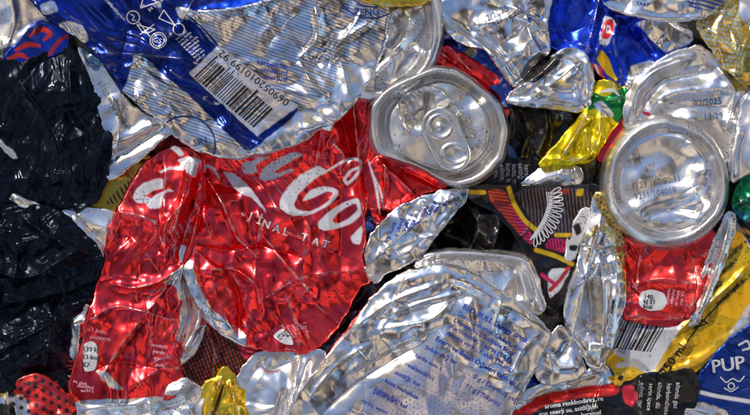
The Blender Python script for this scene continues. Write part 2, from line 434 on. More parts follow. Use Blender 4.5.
# ------------------------------------------------------------------ round ends
def smooth_prof(pts, n, r=1.2):
    pts = np.array(pts, float); u = np.linspace(0, 1, n); z = np.interp(u, pts[:, 0], pts[:, 1])
    k = int(r * 3) + 1; w = np.exp(-0.5 * (np.arange(-k, k + 1) / r) ** 2); w /= w.sum()
    return u, np.convolve(np.pad(z, k, mode='edge'), w, 'valid')

def can_end(name, outline, c, prof, S, parent=None, mat=None, nt=360, nr=150, wall=14, soft=0.8, flare=1.0, paint=None, inner=None, dent_free=0.8):
    """Stamped end of a can (lid or base): profile prof (share of radius, height) swept round an outline that may be dented."""
    SEED[0] += 131; S = dict(S); S.setdefault('seed', SEED[0]); S.setdefault('c', c); S.setdefault('fac', [])
    P = chaikin(outline, 3)
    th = np.linspace(0, 2 * math.pi, nt, endpoint=False)
    ang = np.arctan2(P[:, 1] - c[1], P[:, 0] - c[0]); rad = np.hypot(P[:, 1] - c[1], P[:, 0] - c[0])
    o = np.argsort(ang); ang, rad = ang[o], rad[o]
    R = np.interp(th, np.concatenate([ang - 2 * math.pi, ang, ang + 2 * math.pi]), np.tile(rad, 3))
    if inner is not None:                       # the inside keeps its own, rounder shape
        Q = chaikin(inner, 3); a2 = np.arctan2(Q[:, 1] - c[1], Q[:, 0] - c[0]); r2 = np.hypot(Q[:, 1] - c[1], Q[:, 0] - c[0])
        o = np.argsort(a2); R2 = np.interp(th, np.concatenate([a2[o] - 2 * math.pi, a2[o], a2[o] + 2 * math.pi]), np.tile(r2[o], 3))
    else: R2 = R
    R = R * (1 + 0.014 * vnoise(np.cos(th) * 30, np.sin(th) * 30, 14, S['seed'] + 2) + 0.006 * vnoise(np.cos(th) * 30, np.sin(th) * 30, 4, S['seed'] + 3))
    R2 = R2 * (1 + 0.018 * vnoise(np.cos(th) * 30, np.sin(th) * 30, 16, S['seed'] + 8))
    u, pz = smooth_prof(prof, nr, soft)
    U, T = np.meshgrid(u, th)
    blend = sstep(0.55, 1.0, U)
    RR = U * (R2[:, None] * (1 - blend) + R[:, None] * blend)
    X = c[0] + RR * np.cos(T); Y = c[1] + RR * np.sin(T)
    z0 = lift_z(S.get('z', 40), S)
    S.setdefault('crease', 0.0)
    H = relief(X, Y, dict(S, z=0, abs=True)); lin = S.get('tilt', (0, 0)); base = lin[0] * (X - S['c'][0]) + lin[1] * (Y - S['c'][1])
    damp = 1 - 0.6 * sstep(dent_free, 0.95, U); base = base + 1.6 * vnoise(X, Y, 34, S['seed'] + 21) * sstep(0.6, 1, U)
    H = z0 + base + (H - base) * damp + pz[None, :]
    V = np.stack([X[:, 1:], Y[:, 1:], H[:, 1:]], -1)
    Vs = [np.array([[c[0], c[1], H[:, 0].mean()]]), V.reshape(-1, 3)]
    m = nr - 1; k = np.arange(nt); k2 = (k + 1) % nt
    F = [np.stack([np.zeros(nt, int), 1 + k2 * m, 1 + k * m], 1)]
    jj = np.arange(m - 1)
    A = (1 + k[:, None] * m + jj[None, :]).ravel(); B = (1 + k2[:, None] * m + jj[None, :]).ravel()
    F.append(np.stack([A, B, B + 1, A + 1], 1))
    prev = 1 + k * m + m - 1; pk2 = 1 + k2 * m + m - 1; n0 = 1 + nt * m
    for s, (t, dz) in enumerate(((1.0 + 0.02 * flare, 0.3), (1.0 + 0.025 * flare, 0.65), (0.97, 1.0))):
        Vs.append(np.stack([c[0] + (X[:, -1] - c[0]) * t, c[1] + (Y[:, -1] - c[1]) * t, H[:, -1] - wall * dz], 1))
        q = n0 + s * nt + k; q2 = n0 + s * nt + k2
        F.append(np.stack([prev, pk2, q2, q], 1)); prev, pk2 = q, q2
    Vs.append(np.array([[c[0], c[1], H[:, -1].mean() - wall]])); ctr = n0 + 3 * nt
    F.append(np.stack([prev, pk2, np.full(nt, ctr)], 1))
    V = np.concatenate(Vs)
    ink = np.tile(np.array(SILV), (len(V), 1))
    for item in paint or []: apply_paint(ink, V[:, 0], V[:, 1], item, S['seed'])
    ob = make_mesh(name, W(V[:, 0], V[:, 1], V[:, 2]), F, mat or M['alu'], parent, ink)
    def samp(x, y):
        x = np.asarray(x, float); y = np.asarray(y, float)
        t = np.arctan2(y - c[1], x - c[0]) % (2 * math.pi); ti = t / (2 * math.pi) * nt
        r = np.hypot(x - c[0], y - c[1]); uu = r / np.interp(ti, np.arange(nt + 1), np.append(R, R[0]))
        G = np.vstack([H, H[:1]])
        return bil(G, np.clip(uu, 0, 1) * (nr - 1), ti)
    return ob, samp

# ------------------------------------------------------------------ lettering laid on a surface
WORDS = 'su şeker karbondioksit asitliği düzenleyici aroma verici kafein içecek gazlı renklendirici karamel serin kuru yerde muhafaza ediniz son tüketim tarihi kutu altında enerji yağ tuz protein'.split()
_glyph = {}
def glyphs(s, bold=False):
    """outline polygons of a line of text as triangles (verts, faces), cap height 1"""
    k = s
    if k in _glyph: return _glyph[k]
    cu = bpy.data.curves.new('lettering', 'FONT'); cu.body = s; cu.resolution_u = 2; cu.fill_mode = 'FRONT'
    ob = bpy.data.objects.new('lettering', cu); C.objects.link(ob)
    bpy.context.view_layer.update()
    me = bpy.data.meshes.new_from_object(ob.evaluated_get(bpy.context.evaluated_depsgraph_get()))
    v = np.zeros(len(me.vertices) * 3); me.vertices.foreach_get('co', v); v = v.reshape(-1, 3)[:, :2] / 0.69
    f = [tuple(p.vertices) for p in me.polygons]
    bpy.data.objects.remove(ob); bpy.data.curves.remove(cu); bpy.data.meshes.remove(me)
    _glyph[k] = (v, f); return _glyph[k]

class Ink:
    """Collects lettering, bars and line work for one can; lay() drapes it on the surface as one part."""
    def __init__(s): s.v = []; s.f = []; s.n = 0
    def add(s, v, f):
        v = np.asarray(v, float); s.v.append(v); s.f += [tuple(i + s.n for i in q) for q in f]; s.n += len(v)
    def text(s, body, x, y, h, ang=0, wide=1.0, arc=None, mirror=False, bold=0.0):
        """baseline starts at (x, y) in photo pixels, cap height h, ang clockwise on screen"""
        v, f = glyphs(body)
        u = v[:, 0] * h * wide; w = v[:, 1] * h
        if mirror: u = -u
        a = math.radians(ang)
        if arc:                                             # bend round a circle of radius arc (+ = centre below)
            t = u / arc; uu = (arc + w) * np.sin(t); ww = (arc + w) * np.cos(t) - arc
            u, w = uu, ww
        s.add(np.stack([x + u * math.cos(a) + w * math.sin(a), y + u * math.sin(a) - w * math.cos(a)], 1), f)
        if bold:
            s.add(np.stack([x + bold + u * math.cos(a) + w * math.sin(a), y + u * math.sin(a) - w * math.cos(a)], 1), f)
    def quad(s, pts): s.add(pts, [tuple(range(len(pts)))])
    def line(s, P, w, smooth=1, closed=False):
        P = np.asarray(P, float)
        if smooth: P = chaikin(P, smooth, closed=closed)
        if closed: P = np.vstack([P, P[:1]])
        for k in range(len(P) - 1):
            d = P[k + 1] - P[k]; l = np.hypot(*d)
            if l < 1e-6: continue
            n = np.array([-d[1], d[0]]) / l * w / 2; e = d / l * w * 0.15
            s.add([P[k] - n - e, P[k] + n - e, P[k + 1] + n + e, P[k + 1] - n + e], [(0, 1, 2, 3)])
    def ring(s, x, y, r, w, n=28, a0=0, a1=360, ry=None):
        t = np.radians(np.linspace(a0, a1, n)); ry = ry or r
        s.line(np.stack([x + r * np.cos(t), y + ry * np.sin(t)], 1), w, 0)
    def scrawl(s, x, y, length, h, ang, rnd, w=0.55):
        """a line of small print, about length long"""
        txt = ''
        while len(txt) * h * 0.78 < length: txt += rnd.choice(WORDS) + rnd.choice([' ', ' ', ', ', '. '])
        txt = txt[:max(2, int(length / (h * 0.78)))].strip(); s.text(txt, x, y, h, ang, bold=0.3 * w)
    def lay(s, samp, parent, mat, name='lettering', lift=0.34, fine=1.6, clip=True):
        if not s.n: return None
        bm = bmesh.new(); V = np.concatenate(s.v)
        bv = [bm.verts.new((p[0], -p[1], 0)) for p in V]
        for f in s.f:
            try: bm.faces.new([bv[i] for i in f])
            except ValueError: pass
        bmesh.ops.triangulate(bm, faces=[f for f in bm.faces if len(f.verts) > 4])
        for _ in range(6):
            e = [e for e in bm.edges if e.calc_length() > fine]
            if not e: break
            bmesh.ops.subdivide_edges(bm, edges=e, cuts=1)
        bmesh.ops.triangulate(bm, faces=bm.faces[:])
        bm.verts.index_update()
        co = np.array([v.co[:] for v in bm.verts]); F = np.array([[v.index for v in f.verts] for f in bm.faces]); bm.free()
        x, y = co[:, 0], -co[:, 1]
        # all faces look up
        a, b, c = co[F[:, 0]], co[F[:, 1]], co[F[:, 2]]
        nz = (b[:, 0] - a[:, 0]) * (c[:, 1] - a[:, 1]) - (b[:, 1] - a[:, 1]) * (c[:, 0] - a[:, 0])
        F[nz < 0] = F[nz < 0][:, ::-1]; F = F[np.abs(nz) > 1e-7]
        if clip and hasattr(samp, 'poly'):
            d, _, _ = sdf(samp.poly, x, y); F = F[(d[F] > 1.0).all(1)]
        if not len(F): return None
        used = np.unique(F); rm = np.full(len(x), -1); rm[used] = np.arange(len(used)); F = rm[F]; x = x[used]; y = y[used]
        z = np.maximum.reduce([samp(x, y), samp(x + .4, y), samp(x - .4, y), samp(x, y + .4), samp(x, y - .4)]) + lift
        return make_mesh(name, W(x, y, z), [F], mat, parent)

def centroid(P): P = np.array(P, float); return P.mean(0)
def thing(name, outline, label, cat, z=0, group=None):
    c = centroid(outline); return empty(name, c[0], c[1], z, label, cat, group)

# ------------------------------------------------------------------ the ground under the heap
def ground():
    n = 60; xs = np.linspace(-1.5, 1.5, n); X, Y = np.meshgrid(xs, xs)
    Z = 0.002 * vnoise(X, Y, 0.12, 5) - 0.003
    idx = np.arange(n * n).reshape(n, n)
    q = np.stack([idx[:-1, :-1], idx[:-1, 1:], idx[1:, 1:], idx[1:, :-1]], -1).reshape(-1, 4)
    m = mat_metal('dark_trodden_soil', (0.022, 0.019, 0.017), 0.85, metallic=0.0, bump=0.8, speck=0.0)
    o = make_mesh('ground', np.stack([X, Y, Z], -1).reshape(-1, 3), [q], m, origin=np.zeros(3)); o['kind'] = 'structure'
ground()
rnd = random.Random(4)

# ------------------------------------------------------------------ blue and silver can with the barcode (top left)
A_out = [(18, -18), (30, 0), (45, 16), (62, 29), (80, 41), (97, 55), (112, 72), (128, 96), (147, 112), (165, 124), (180, 141), (200, 152), (222, 159), (245, 160),
         (268, 154), (296, 146), (310, 140), (321, 130), (331, 133), (334, 125), (346, 116), (360, 100), (373, 78), (383, 52), (389, 25), (392, -18)]
t = thing('drink_can', A_out, 'blue and silver can with white barcode and recycling marks, across the top left', 'drink can')
DB = (0.006, 0.022, 0.20, 0.85)
A_blue = [(0, -30), (262, -30), (262, 0), (245, 8), (215, 13), (192, 13), (188, 18), (200, 27), (214, 45), (222, 50), (300, 108), (295, 117), (252, 152), (246, 150), (222, 128), (190, 95), (160, 72), (150, 60), (138, 57),
          (134, 72), (125, 95), (110, 90), (90, 50), (0, 20)]
Abody, As = shell('can_body', A_out, dict(z=53, tilt=(-0.02, -0.01), fac=[(52, 5.5), (20, 1.8), (9, 1.2)],
    waves=[(38, 17, 1.8)],
    folds=[('r', [(190, 14), (225, 14), (262, 6), (300, -5)], 5, 7), ('r', [(98, 56), (140, 56), (158, 58), (200, 62)], 4, 6), ('s', [(188, 16), (205, 30), (222, 50)], 3, 8),
           ('r', [(300, 60), (320, 40), (316, 10)], 5, 6), ('r', [(325, 60), (345, 40), (375, 22)], 5, 6), ('r', [(300, 62), (312, 85), (330, 100)], 4, 5), ('r', [(240, 15), (290, 35), (322, 70)], -4, 7),
           ('g', [(150, 100), (190, 135), (240, 148)], 4, 10), ('r', [(138, 60), (160, 85), (180, 120)], 4, 6), ('g', [(245, 152), (300, 135), (345, 108)], 4, 9),
           ('r', [(60, 10), (110, 40), (150, 50)], 3, 6), ('r', [(110, -5), (130, 30), (125, 60)], -3, 6), ('r', [(200, -5), (180, 30), (160, 52)], 3, 6)],
    dents=[(165, 66, 12, -7), (310, 50, 14, -4), (340, 60, 18, -4)]),
  [('stripes', None, (0.30, 0.31, 0.38, 1.0), 20, 3.0, 0.38),
   ('poly', [(150, 108), (182, 128), (200, 142), (235, 148), (262, 140), (262, 165), (150, 165)], SILV), ('poly', [(262, 140), (300, 112), (330, 95), (350, 60), (385, 40), (400, 90), (340, 140), (262, 165)], SILV),
   ('poly', A_blue, DB), ('poly', [(20, -20), (110, -20), (135, 15), (120, 40), (85, 30), (50, 10)], (0.008, 0.035, 0.36, 0.85)), ('poly', [(195, 10), (225, 4), (270, -10), (265, 4), (240, 10)], (0.01, 0.08, 0.75, 0.85)),
   ('poly', [(44, 8), (58, 3), (64, 14), (48, 18)], SILV2), ('poly', [(62, 26), (74, 23), (88, 29), (93, 41), (88, 46), (74, 36)], SILV2), ('poly', [(191, 75), (220, 47), (299, 107), (258, 137)], (0.60, 0.60, 0.66, 0.55), 0),
   ('poly', [(176, 8), (196, 12), (190, 22), (182, 20)], SILV2), ('wear', SILV2, 9, 1.02)], parent=t, depth=20, roll=2.2, edge=2.6)
# barcode: bars run across the panel, digits along its upper edge
bc = Ink(); o0 = np.array([194.0, 77.0]); ax = np.array([64.0, 54.0]); bar = np.array([26.0, -25.0]); r2 = random.Random(7); u = 0.03
while u < 0.93:
    w = r2.choice([0.010, 0.010, 0.018, 0.028]); p = o0 + ax * u; q = o0 + ax * (u + w); L = 0.92 if r2.random() < 0.85 else 1.08
    bc.quad([p, q, q + bar * L * 0.8, p + bar * L * 0.8]); u += w + r2.choice([0.012, 0.016, 0.024])
bc.text('069052010199 92', 291, 102, 7.2, 217, wide=1.12)
bc.lay(As, t, M['blackink'], 'barcode')
k = Ink()
k.line([(143, 10), (146, -2), (160, 4)], 1.1, 0, True); k.ring(135.5, 19, 6.2, 1.1); k.line([(133, 16), (137, 18), (134, 22), (138, 22)], 1.0, 1); k.line([(139, 26), (157, 31), (149, 35), (144, 33)], 1.0, 0, True)
k.line([(141, 24), (152, 38)], 0.9); k.line([(156, 26), (142, 36)], 0.9); k.line([(161, 20), (166, 12), (177, 27)], 1.1, 0, True); k.ring(181, 31, 5.5, 1.1); k.ring(160.5, 42, 8, 0.9); k.text('GS', 155, 43.5, 5, 12); k.ring(160.5, 42, 6, 0.7)
k.text('84', 152, 14, 3.4, -40); k.text('TEKR', 157, 10, 3.4, -40)
for i in range(7): k.scrawl(100 + i * 3.2, -6 + i * 3.6, 20 - i, 2.4, 42, rnd, 0.6)
for i in range(9): k.scrawl(178 + i * 2.6, 42 + i * 2.6, 22 - i * 0.5, 2.4, -38, rnd, 0.6)
k.lay(As, t, M['white'])
k = Ink()
for i in range(3): k.scrawl(258 + i * 3, 66 + i * 7, 36, 5, 8, rnd, 1.0)
k.lay(As, t, M['blueink'], 'small_print')
k = Ink(); k.ring(371, -6, 32, 1.6, 40, 20, 190, 26); k.ring(371, -6, 20, 1.3, 40, 10, 190, 15); k.text('ZENG', 353, 17, 7, 8, arc=-70, bold=0.4); k.text('Ö', 341, 8, 6, 50); k.lay(As, t, M['navy'], 'ring_emblem')
k = Ink(); k.ring(188, 146, 29, 1.8, 50, -130, 70); k.text('SIN', 196, 147, 6.5, -15, bold=0.4)
k.lay(As, t, M['navy'], 'ring_emblem')
# dented base still attached on its left
b_out = [(78, 46), (92, 52), (103, 62), (118, 84), (132, 104), (150, 116), (168, 122), (178, 128), (162, 143), (142, 160), (120, 177), (108, 182), (103, 160), (102, 120), (95, 85), (84, 62)]
_, bs = shell('can_base', b_out, dict(z=40, tilt=(0.05, -0.03), crease=0.3, fac=[(34, 1.4)], folds=[('g', [(88, 62), (95, 56), (104, 60)], 5, 5), ('g', [(105, 150), (130, 138), (160, 122)], 4, 6), ('g', [(108, 160), (135, 147), (165, 128)], -4, 5), ('r', [(112, 95), (122, 118), (118, 150)], 3, 6)]),
   [('poly', [(80, 44), (105, 60), (99, 74), (86, 62)], (0.10, 0.22, 0.38, 0.9))], parent=t, depth=14)
k = Ink(); k.text('61:', 98, 84, 6, 45); k.text('02.2025', 102, 92, 6, 48, wide=0.9); k.text('X 17:43', 110, 108, 6, 50)
for i in range(3): k.scrawl(112 + 4 * i, 108 + 6 * i, 22, 4, 45, rnd, 0.6)
k.lay(bs, t, M['greyink'], 'date_stamp')

# ------------------------------------------------------------------ dented silver can end beside it (top centre)
def circ(cx, cy, rx, ry=None, n=28, rot=0):
    ry = ry or rx; a = np.linspace(0, 2 * math.pi, n, endpoint=False); r = math.radians(rot)
    x, y = rx * np.cos(a), ry * np.sin(a); return list(zip(cx + x * math.cos(r) - y * math.sin(r), cy + x * math.sin(r) + y * math.cos(r)))
t = thing('crushed_can', circ(376, 28, 68), 'dented round silver can base half covered by the blue and silver can', 'can end')
can_end('base_dome', circ(375, 28, 69, 75), (376, 28), [(0, -11), (0.5, -9), (0.74, -9), (0.79, -11), (0.83, -5), (0.86, -1), (0.885, 0), (0.91, -1), (0.95, -3), (0.975, -5), (1, -9)],
  dict(z=46, tilt=(0.02, 0.0), fac=[(40, 3.0)], folds=[('r', [(412, 10), (405, 40), (385, 60), (366, 75)], 7, 8), ('g', [(390, 15), (400, 30), (388, 48)], -6, 8), ('r', [(380, 0), (395, 20), (420, 28)], 4, 7), ('g', [(418, 45), (405, 62), (385, 78)], 4, 7)], dents=[(408, 20, 14, 5), (398, 50, 12, 5), (375, 70, 16, -4)]), t, M['alu'])
gold_s, gs = shell('foil_flap', [(345, -18), (355, 2), (370, 8), (385, 9), (402, 8), (420, 9), (434, 2), (436, -18)], dict(z=52, fac=[(14, 2.6), (7, 1.2)]), [('wear', (0.75, 0.70, 0.6, 1), 8, 0.6)], parent=t, base=GOLD, depth=5, roll=2)

# ------------------------------------------------------------------ red can seen from its lid (centre)
Cl = [(369, 118), (371, 104), (382, 91), (397, 82), (414, 75), (434, 67), (455, 69), (475, 82), (492, 97), (503, 111), (508, 131), (506, 148), (502, 162), (488, 176), (474, 184), (458, 188), (444, 184), (417, 168), (392, 160), (377, 155), (371, 140)]
t = thing('drink_can', Cl, 'red can seen from its silver lid with the ring pull still on', 'drink can')
shell('can_body', [(430, 75), (434, 58), (444, 47), (460, 55), (480, 66), (499, 79), (506, 95), (509, 115), (504, 135), (480, 120), (440, 100)], dict(z=29, tilt=(-0.1, 0.05), fac=[(26, 2.5), (11, 1.2)], folds=[('r', [(440, 52), (470, 75), (505, 110)], 5, 6), ('r', [(445, 60), (480, 78), (500, 92)], -4, 5), ('s', [(452, 52), (480, 85), (498, 120)], 2, 5)]), None, parent=t, base=RED, depth=24)
shell('can_body', [(366, 130), (380, 150), (417, 163), (440, 178), (449, 186), (428, 191), (404, 199), (392, 210), (383, 220), (377, 224), (371, 205), (366, 170)], dict(z=33, tilt=(0.0, -0.08), fac=[(22, 3.0), (10, 1.4)], folds=[('r', [(378, 160), (400, 180), (415, 196)], 5, 5), ('r', [(385, 165), (385, 190), (378, 215)], 4, 5), ('r', [(400, 168), (425, 180), (440, 188)], -4, 5)]),
  [('line', [(368, 160), (376, 185), (380, 215)], WHITE, 3.0, 0.3), ('line', [(374, 175), (381, 192), (384, 210)], WHITE, 2.0, 0.2)], parent=t, base=RED, depth=20)
lid, Ls = can_end('lid', Cl, (440, 128), [(0, -9), (0.62, -9), (0.7, -9.5), (0.735, -10), (0.765, -15), (0.80, -15.5), (0.835, -12), (0.87, -5), (0.90, -0.8), (0.925, 0.2), (0.955, 0), (0.975, -1.5), (0.99, -5), (1, -7)],
  dict(z=48, tilt=(0.03, 0.02), fac=[(50, 1.2)], folds=[('g', [(399, 92), (412, 96), (420, 112)], 8, 6), ('g', [(404, 118), (414, 119), (424, 112)], -9, 6), ('r', [(427, 92), (426, 106), (418, 122)], -9, 5), ('g', [(432, 100), (446, 98), (452, 106)], 3, 7), ('r', [(458, 112), (464, 120), (474, 136)], 3.2, 2.5),
     ('r', [(398, 104), (398, 118), (408, 134)], 2.2, 2.2), ('r', [(400, 96), (418, 86), (440, 90), (452, 104)], 2.2, 2.4), ('g', [(478, 100), (486, 120), (484, 150)], 3, 9)], dents=[(411, 104, 11, -6), (405, 150, 22, 2.5), (470, 95, 14, -3), (420, 160, 20, -2)]), t, M['lid'], inner=circ(438, 128, 66, 60), soft=0.75, wall=16, dent_free=0.7)
# ring pull: oval tab with a rolled edge, a finger opening and a rivet
def stad(p, q, r1, r2, n=12):
    p, q = np.array(p, float), np.array(q, float); a = math.atan2(q[1] - p[1], q[0] - p[0])
    A1 = np.linspace(a + math.pi / 2, a + 1.5 * math.pi, n); A2 = np.linspace(a - math.pi / 2, a + math.pi / 2, n)
    return [tuple(p + r1 * np.array([math.cos(x), math.sin(x)])) for x in A1] + [tuple(q + r2 * np.array([math.cos(x), math.sin(x)])) for x in A2]
tz = float(Ls(446, 140)) + 9
tab, Ts = shell('pull_tab', stad((439.5, 127), (452, 155), 19.5, 18), dict(abs=1, z=tz, tilt=(0.01, -0.02), fac=[], folds=[('g', stad((440, 127), (452, 154), 17.3, 15.8) + [stad((440, 127), (452, 154), 17.3, 15.8)[0]], 1.8, 2.2), ('g', circ(439.5, 127, 11.5, n=20) + [(451, 127)], 1.2, 1.6), ('g', circ(453.2, 154.3, 11.6, 9.2, n=20, rot=12) + [(464.5, 156.7)], 1.6, 1.7)], dents=[(439.5, 127, 7, -1.5), (453.2, 154.3, 9, -1.8)]),
  mat=M['lid'], parent=t, res=0.55, depth=3, roll=1.8, edge=2.4, jag=0, tuck=0.03)
shell('rivet', circ(439.5, 127, 5.2), dict(abs=1, z=tz + 1.2, fac=[], dents=[(439.5, 127, 3.5, 1.6)]), mat=M['lid'], parent=t, res=0.5, depth=5, roll=1.4, edge=2.0, jag=0)
shell('lift_bridge', [(426, 119), (434, 111), (446, 111), (452, 117), (447, 117), (438, 116), (431, 121)], dict(abs=1, z=tz + 0.9, fac=[]), mat=M['lid'], parent=t, res=0.5, depth=2, roll=1, edge=1.6, jag=0)

# ------------------------------------------------------------------ crushed red can with the white script
D_out = [(196, 158), (204, 152), (220, 144), (245, 136), (300, 118), (345, 98), (371, 92), (375, 120), (373, 150), (370, 180), (366, 205), (361, 218), (363, 240), (360, 262), (370, 280), (360, 284), (351, 300), (336, 326), (321, 343), (303, 351), (275, 347), (242, 344),
         (226, 335), (209, 320), (196, 300), (187, 276), (181, 252), (188, 228), (197, 205), (200, 180)]
t = thing('drink_can', D_out, 'wide crushed red can with white script lettering in the middle of the heap', 'drink can')
Dp = [('poly', [(178, 246), (186, 244), (192, 262), (200, 288), (212, 308), (228, 322), (246, 334), (246, 348), (225, 340), (200, 315), (184, 280)], SILV),
  ('poly', [(222, 171), (232, 173), (244, 181), (256, 194), (264, 207), (266, 214), (262, 208), (254, 199), (240, 193), (233, 187), (228, 179)], WHITE),
  ('poly', [(241, 168), (244, 162), (258, 159), (272, 155), (262, 161), (255, 166), (258, 171), (252, 174), (244, 173)], WHITE),
  ('poly', [(258, 178), (266, 166), (280, 158), (294, 152), (304, 155), (290, 161), (274, 172), (276, 174), (292, 168), (294, 170), (280, 177), (266, 181)], WHITE),
  ('poly', [(318, 165), (328, 171), (318, 177), (306, 186), (297, 197), (294, 205), (299, 211), (310, 211), (321, 207), (330, 200), (333, 193), (327, 191), (314, 198), (301, 202), (308, 192), (320, 186), (332, 187), (339, 191), (335, 200), (322, 210), (306, 216), (291, 216), (281, 210), (279, 201), (287, 187), (303, 173)], WHITE, 2),
  ('ring', [(359, 197), (344, 202), (328, 212), (318, 222), (318, 228), (325, 231), (340, 228), (353, 223), (362, 214)], WHITE, [(358, 210), (348, 219), (337, 224), (332, 221), (337, 214), (347, 207), (356, 203)]),
  ('poly', [(350, 238), (357, 229), (363, 225), (361, 245), (353, 244)], WHITE),
  ('line', [(322, 174), (340, 163), (352, 158), (361, 161), (361, 169), (354, 178), (347, 184), (344, 180), (350, 171), (360, 167), (369, 172), (373, 182)], WHITE, 3.4, 0.5),
  ('line', [(200, 178), (205, 165), (213, 168), (219, 178)], WHITE, 3.2, 0.3), ('wear', (0.5, 0.05, 0.08, 1), 7, 1.15)]
Db, Ds = shell('can_body', D_out, dict(z=32, tilt=(-0.01, 0.01), fac=[(48, 4.0), (21, 2.4), (10, 0.7)], waves=[(70, 24, 1.6)],
  folds=[('r', [(202, 172), (222, 200), (238, 240), (258, 256)], 7, 7), ('r', [(196, 245), (225, 252), (258, 244), (300, 258)], -5, 7), ('r', [(258, 210), (262, 235), (290, 268), (318, 300)], 5, 8), ('r', [(200, 270), (235, 268), (258, 285), (262, 320)], 6, 7), ('r', [(225, 265), (240, 300), (238, 338)], -6, 7),
         ('s', [(246, 214), (285, 232), (340, 254)], 1.5, 8), ('r', [(262, 300), (300, 276), (362, 270)], 3, 8), ('r', [(318, 100), (322, 130), (316, 165)], 6, 6), ('r', [(335, 98), (345, 130), (352, 160)], -6, 5), ('r', [(352, 95), (358, 150), (362, 215)], 6, 5), ('r', [(330, 140), (345, 155), (340, 175)], 3, 5),
         ('g', [(188, 258), (200, 300), (232, 330)], 4, 7), ('r', [(285, 290), (295, 320), (300, 350)], 3, 6), ('r', [(205, 165), (206, 200), (196, 235)], -4, 5)],
  dents=[(240, 262, 16, -6), (215, 290, 12, 5), (335, 118, 12, -4), (365, 110, 10, 4)]), Dp, parent=t, base=RED, depth=18, roll=2, edge=2.4)
k = Ink()
for ch, x, y, a in (('J', 248, 219, 22), ('İ', 256, 223, 22), ('N', 261, 226, 20), ('A', 272, 231, 18), ('L', 282, 234.5, 16), ('T', 300, 240, 16), ('A', 311, 244, 18), ('T', 321, 246.5, 20)): k.text(ch, x, y, 7.6, a, wide=1.0, bold=0.6)
k.line([(242, 213), (244, 216)], 1.4); k.lay(Ds, t, M['white'])
k = Ink(); k.text('1 yudum', 303, 322, 3.4, 75); k.text('330 ml', 293, 318, 3.2, 72); 
for i in range(4): k.scrawl(281 + i * 5, 327 - abs(i - 1) * 2, 18, 2.6, 62 - i * 6, rnd, 0.7)
k.lay(Ds, t, M['pinkink'], 'small_print')
def badge(t, samp, pts, lines, x, y, ang, h, sp):
    bd = Ink(); bd.quad(chaikin(pts, 2)); o = bd.lay(samp, t, M['white'], 'nutrition_badge', lift=0.6)
    k = Ink(); a = math.radians(ang)
    for i, s in enumerate(lines): k.text(s, x - math.sin(a) * sp * i, y + math.cos(a) * sp * i, h, ang, bold=0.25)
    k.lay(samp, t, M['blackink'], 'badge_lettering', lift=1.0)
badge(t, Ds, [(272, 336), (282, 328), (291, 335), (294, 345), (284, 344)], ['kcal', '59', '%3'], 283, 331, 55, 3.4, 4)

# ------------------------------------------------------------------ tall flattened red can (left)
E_out = [(116, 212), (130, 190), (143, 167), (158, 155), (174, 146), (192, 150), (200, 158), (203, 172), (200, 195), (196, 225), (188, 252), (180, 276), (180, 300), (175, 335), (174, 354), (183, 382), (172, 397), (150, 402), (110, 404), (80, 405), (70, 392), (71, 376), (79, 353), (88, 322), (98, 287), (106, 257)]
t = thing('drink_can', E_out, 'tall flattened red can folded lengthwise, beside the black film on the left', 'drink can')
Ep = [('poly', [(133, 198), (136, 190), (146, 182), (163, 177), (164, 188), (154, 191), (146, 196), (152, 198), (160, 193), (169, 189), (176, 191), (165, 193), (162, 208), (150, 209), (147, 203), (137, 203)], WHITE),
  ('poly', [(168, 145), (178, 146), (185, 155), (180, 157), (174, 151)], WHITE), ('poly', [(177, 160), (190, 156), (203, 161), (198, 165), (197, 178), (190, 175), (184, 166)], WHITE), ('line', [(161, 172), (170, 168), (184, 169)], WHITE, 2.6),
  ('line', [(113, 286), (135, 285), (160, 278), (182, 270)], (0.45, 0.06, 0.10, 1), 3.0), ('poly', [(162, 283), (182, 276), (184, 300), (178, 300), (176, 284)], SILV), ('poly', [(168, 278), (186, 262), (186, 278), (178, 290)], SILV2),
  ('line', [(150, 302), (147, 312), (165, 318), (176, 320)], (0.75, 0.25, 0.3, 0.8), 1.2), ('line', [(168, 288), (150, 292), (148, 312)], (0.75, 0.25, 0.3, 0.8), 1.2),
  ('poly', [(76, 401), (100, 399), (140, 398), (165, 396), (160, 410), (76, 410)], SILV), ('poly', [(96, 370), (106, 370), (116, 380), (125, 390), (112, 388), (102, 378)], SILV2), ('poly', [(70, 376), (78, 352), (88, 318), (94, 318), (86, 352), (82, 378)], RED), ('wear', (0.5, 0.06, 0.09, 1), 6, 1.1)]
Eb, Es = shell('can_body', E_out, dict(z=36, tilt=(0.0, 0.01), fac=[(40, 3.0), (17, 1.7), (8, 0.7)], waves=[(100, 15, 1.2)],
  folds=[('s', [(164, 165), (163, 200), (162, 222)], 3, 7), ('r', [(196, 158), (188, 200), (165, 225), (166, 262)], 5, 5), ('g', [(202, 168), (197, 200), (188, 228), (178, 262)], -11, 5), ('r', [(190, 162), (184, 200), (172, 240)], 6, 4), ('r', [(112, 284), (135, 288), (160, 282), (182, 268)], 5, 4), ('r', [(118, 212), (140, 215), (162, 224)], 4, 6), ('s', [(148, 312), (152, 330), (166, 350)], -2, 6), ('r', [(170, 282), (150, 310), (122, 345), (100, 380)], 4, 8),
         ('r', [(115, 240), (135, 235), (165, 255)], -3, 8), ('r', [(90, 320), (115, 305), (150, 312)], 4, 7), ('r', [(95, 370), (120, 360), (172, 372)], -3, 8)], dents=[(140, 250, 18, 3), (170, 240, 7, -6), (130, 330, 16, 3), (160, 295, 10, -4)]),
  Ep, parent=t, base=RED, depth=18, roll=2, edge=2.4)
k = Ink()
for i in range(4): k.scrawl(152 + i * 1.0, 346 + i * 6.5, 18, 3.6, 8, rnd, 0.9)
